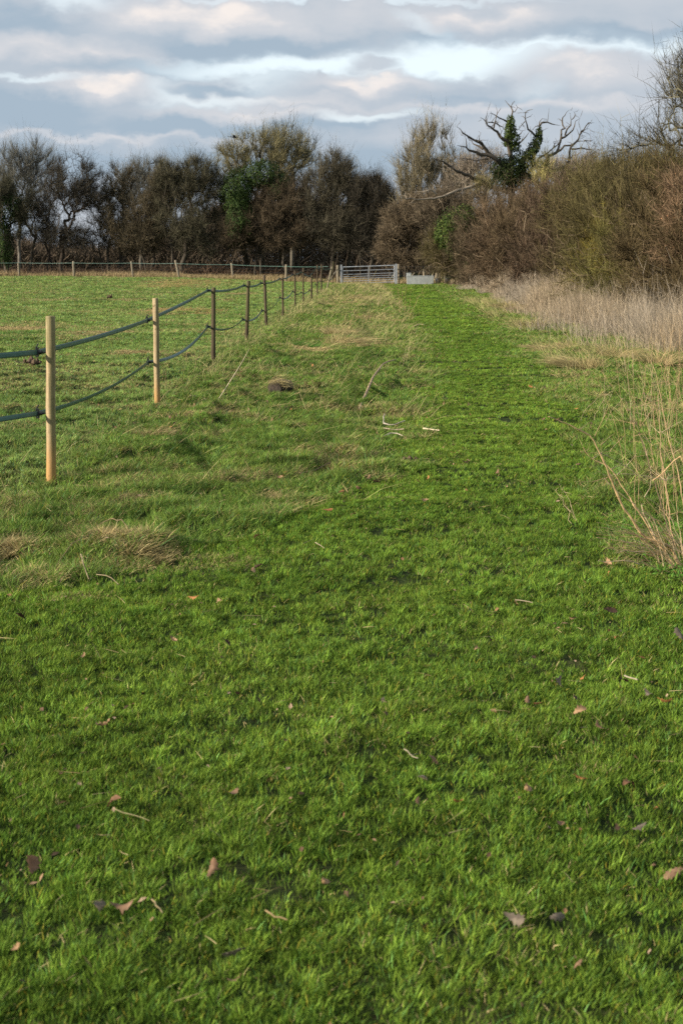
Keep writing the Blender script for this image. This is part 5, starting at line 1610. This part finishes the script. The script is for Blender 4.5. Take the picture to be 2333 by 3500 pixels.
# ------------------------------------------------------------------ fallen oak leaves
def leaf_mesh(seed, L=.075, col=(.3, .15, .06)):
    g = np.random.default_rng(seed)
    lob = np.array([0, .10, .18, .30, .38, .52, .60, .74, .82, .93, 1.0])
    wdt = np.array([.02, .12, .09, .24, .15, .34, .22, .32, .20, .16, .0]) * .9
    cx = g.normal(0, .03, len(lob)).cumsum() * .5
    curl = g.uniform(-1.6, 1.6); roll = g.uniform(.3, 2.2) * g.choice([-1, 1])
    rows = []
    for k, (t, w_) in enumerate(zip(lob, wdt)):
        for u in (-1, -.5, 0, .5, 1):
            uu = u * w_ * (1 + g.normal(0, .12))
            x = t * (1 + (abs(u) * .05)); z = roll * uu ** 2 * 1.6 + curl * (t - .5) ** 2 * .7 + .02 * math.sin(t * 30 + u)
            rows.append([x - .5, uu + cx[k], z + g.normal(0, .012)])
    V = np.array(rows) * L
    n = len(lob); i = np.arange(n - 1)[:, None] * 5 + np.arange(4)[None]
    F = np.stack([i, i + 1, i + 6, i + 5], -1).reshape(-1, 4)
    # stalk
    b = len(V); V = np.vstack([V, [[-.5 * L, .012 * L, 0], [-.5 * L, -.012 * L, 0], [-.72 * L, 0, .03 * L]]])
    me = make_mesh('leaf', V, [F, np.array([[b, b + 1, b + 2]])], np.broadcast_to(np.array(col), (len(V), 3)) * g.uniform(.85, 1.15, (len(V), 1)), True)
    me.materials.append(M_LEAF)
    return me
LC = {'tan': (.34, .215, .12), 'orange': (.36, .16, .06), 'brown': (.16, .085, .045), 'dark': (.06, .035, .022), 'grey': (.15, .12, .09), 'pink': (.21, .125, .075)}
LM = {k: [leaf_mesh(hash_ + 37 * j, .052, v) for j in range(3)] for hash_, (k, v) in enumerate(LC.items())}
gl = np.random.default_rng(2024)
def leaf(px, py, kind, label=None, size=1.0, lift=.02, group='fallen leaves in the grass'):
    c = ground(px, py); z = gz(c[0], c[1])
    o = bpy.data.objects.new('fallen_leaf', LM[kind][gl.integers(0, 3)])
    COL.objects.link(o)
    s = size * gl.uniform(.8, 1.1)
    o.scale = (s, s, s)
    o.location = (c[0], c[1], z + lift)
    o.rotation_euler = (gl.normal(0, .45) + .35, gl.normal(0, .45), gl.uniform(0, 6.28))
    names = {'tan': 'pale tan', 'orange': 'rusty orange', 'brown': 'mid brown', 'dark': 'dark wet brown', 'grey': 'grey dried', 'pink': 'pinkish tan'}
    tag(o, label or ('%s curled oak leaf lying loose in the short grass' % names[kind]), 'leaf', group if label else group + ', ' + kind)
NL = [(1328, 1656, 'tan', 'tan oak leaf lying flat, in the grass below the dark leaf with the pale stick', 1.1), (1524, 1632, 'orange', 'largest rusty orange oak leaf, near the right edge', 1.4), (1437, 1570, 'dark', 'dark curled leaf with a short pale stick against it', 1.1),
      (1336, 1560, 'orange', 'orange three-lobed leaf just above a grey one', 1.0), (1285, 1580, 'grey', 'long grey leaf just left of the dark one', 1.2), (1488, 1612, 'grey', 'small grey leaf left of the largest orange leaf', .9), (1320, 1618, 'dark', 'small dark leaf above the flat tan one', .8),
      (1235, 1632, 'orange', 'small red-brown leaf, right one of a close pair', .7), (1210, 1628, 'pink', 'pinkish leaf, left one of a close pair', .7), (1375, 1688, 'pink', 'pink-tan leaf standing on edge below the flat tan leaf', .9), (998, 1757, 'pink', 'pinkish leaf above the pale grey leaf mid lawn', .9),
      (973, 1808, 'grey', 'pale grey rounded leaf, near the middle of the foreground', 1.1), (1205, 1838, 'tan', 'pale tan leaf tilted up, lower right of centre', 1.0), (1333, 1806, 'orange', 'bright orange folded leaf right of centre', .9), (1443, 1810, 'brown', 'brown curled leaf lower right', 1.2),
      (1400, 1410, 'dark', 'large dark brown leaf below the dead weed clump', 1.5), (1395, 1338, 'orange', 'orange leaf directly below the dead weed clump', 1.0), (1392, 1297, 'tan', 'upright tan leaf touching the tips of the weed clump', 1.2), (1315, 1428, 'tan', 'small tan leaf left of the large dark one', .8),
      (1185, 1397, 'tan', 'small tan leaf with a thin straw beside it', .9), (1412, 1478, 'orange', 'small orange leaf below the large dark one', .8), (590, 1322, 'dark', 'dark crumpled leaf pair member, left of centre', 1.6), (583, 1330, 'tan', 'tan leaf pressed against a dark crumpled one', 1.1),
      (444, 1386, 'orange', 'orange leaf left of the tan leaf, below the flattened grass', 1.1), (503, 1393, 'tan', 'tan leaf right of the orange one below the flattened grass', 1.1), (50, 1430, 'dark', 'dark reddish leaf at the left edge', 1.4), (240, 1692, 'tan', 'pale tan leaf at left in the foreground', 1.2),
      (255, 1865, 'brown', 'brown leaf in the left foreground above a yellow stem', 1.1), (533, 1840, 'pink', 'pinkish upright leaf left of centre in the foreground', 1.0), (75, 2005, 'brown', 'reddish brown leaf over a dark hollow, lower left', 1.5), (487, 2028, 'pink', 'pinkish leaf lower left of centre', 1.0),
      (225, 2100, 'grey', 'grey leaf in the lower left corner area', 1.2), (280, 2102, 'pink', 'pinkish leaf right of the grey one, lower left', 1.0), (742, 2055, 'tan', 'small tan leaf low in the middle', .8), (538, 2215, 'grey', 'grey leaf near the bottom, left of centre', 1.0),
      (1182, 2146, 'grey', 'left one of two pale grey leaves near the bottom right', 1.0), (1280, 2144, 'grey', 'right one of two pale grey leaves near the bottom right', 1.0), (1545, 2022, 'pink', 'pale pinkish leaf at the lower right edge', 1.2), (1468, 1913, 'grey', 'grey leaf lower right above the pinkish edge leaf', 1.0),
      (1052, 1866, 'orange', 'small orange leaf right of the pale grey rounded leaf', .8), (1040, 1052, 'orange', 'bright orange leaf alone on the mown path', 1.1), (974, 1167, 'tan', 'pale leaf alone in the middle of the lawn', 1.0), (1020, 931, 'tan', 'tan leaf on the path near the straight stick', 1.1),
      (1075, 933, 'tan', 'tan leaf on the path right of another tan leaf', 1.0), (1328, 1078, 'pink', 'pinkish leaf on the right half of the path', 1.1), (752, 1184, 'orange', 'orange-tan leaf upright left of the path', 1.2), (796, 1112, 'grey', 'pale leaf on the left of the path among rough grass', 1.0),
      (810, 1197, 'brown', 'brown leaf beside small pale straws', 1.0), (590, 1240, 'brown', 'brown leaf against a thin upright straw', 1.1), (265, 902, 'orange', 'orange leaf between the two nearest stakes', 1.1), (142, 868, 'tan', 'tan leaf right behind the nearest stake', 1.1), (405, 915, 'orange', 'orange leaf below the second stake', 1.2),
      (635, 1112, 'orange', 'orange leaf in the rough grass left of the path', 1.0), (1560, 1470, 'grey', 'pale dry leaf at the right edge below the weed leaves', 1.2), (1330, 958, 'dark', 'dark leaf at the right edge of the path', 1.3), (1095, 1510, 'tan', 'tiny tan leaf in the lawn right of centre', .7), (398, 1475, 'tan', 'faint tan leaf left of centre', .8), (521, 1490, 'dark', 'small dark leaf left of centre', .8)]
for (px, py, kd, lab, sz) in NL:
    leaf(px, py, kd, lab, sz, .028 if py > 1500 else .03)
kinds = ['tan', 'orange', 'brown', 'dark', 'pink']
CN = {'tan': 'pale tan', 'orange': 'rusty orange', 'brown': 'mid brown', 'dark': 'dark wet brown', 'pink': 'pinkish tan'}
for (n_, x0, x1, y0, y1, nk, where, lf_, sz) in [(34, 1190, 1500, 770, 1000, 5, 'on the right verge below the dry stand', .03, 1.1), (20, 380, 760, 830, 1000, 5, 'in the rough grass around the cut log', .04, 1.1),
        (14, 560, 900, 1000, 1180, 5, 'in the rough grass nearer than the log', .04, 1.0), (18, 940, 1180, 740, 1120, 5, 'out on the mown path', .022, .9),
        (12, 30, 1540, 1450, 2280, 5, 'sunk in the foreground lawn', .02, .6), (10, 20, 340, 760, 1000, 3, 'in the paddock behind the two nearest stakes', .03, 1.0)]:
    for _ in range(n_):
        kd = kinds[gl.integers(0, nk)]
        leaf(gl.uniform(x0, x1), gl.uniform(y0, y1), kd, 'small %s leaf lying %s' % (CN[kd], where), sz, lf_, '%s leaves %s' % (kd, where))

# ------------------------------------------------------------------ bird on the wing above the golden tree
c = at_d(538.5, 315.5, 118)
def bird():
    mb = MB()
    P = np.array([[-.22, 0, .03], [-.14, 0, .02], [0, 0, 0], [.10, 0, .01], [.17, 0, .03], [.22, 0, .03], [.27, 0, .02]]) + c
    mb.tube(P, [.03, .045, .06, .055, .04, .03, .006], 8, True)
    for s in (-1, 1):
        V = np.array([[.08, .03 * s, .02], [-.08, .03 * s, .02], [.10, .18 * s, .11], [-.10, .18 * s, .10], [.02, .42 * s, .16], [-.12, .40 * s, .14]])
        V = np.vstack([V + c, V + c - [0, 0, .012]])
        f = [[0, 2, 3, 1], [2, 4, 5, 3], [7, 9, 8, 6], [9, 11, 10, 8], [0, 6, 8, 2], [2, 8, 10, 4], [1, 3, 9, 7], [3, 5, 11, 9], [4, 10, 11, 5]]
        mb.add(V, f)
    V = np.array([[-.18, .02, .03], [-.18, -.02, .03], [-.34, .06, .04], [-.34, -.06, .04]]) + c
    mb.add(np.vstack([V, V - [0, 0, .01]]), [[0, 2, 3, 1], [5, 7, 6, 4], [0, 4, 6, 2], [1, 3, 7, 5], [2, 6, 7, 3]])
    return mb.build('bird', M_BIRD, None, False, c)
tag(bird(), 'small black bird flying above the top of the golden tree', 'bird')
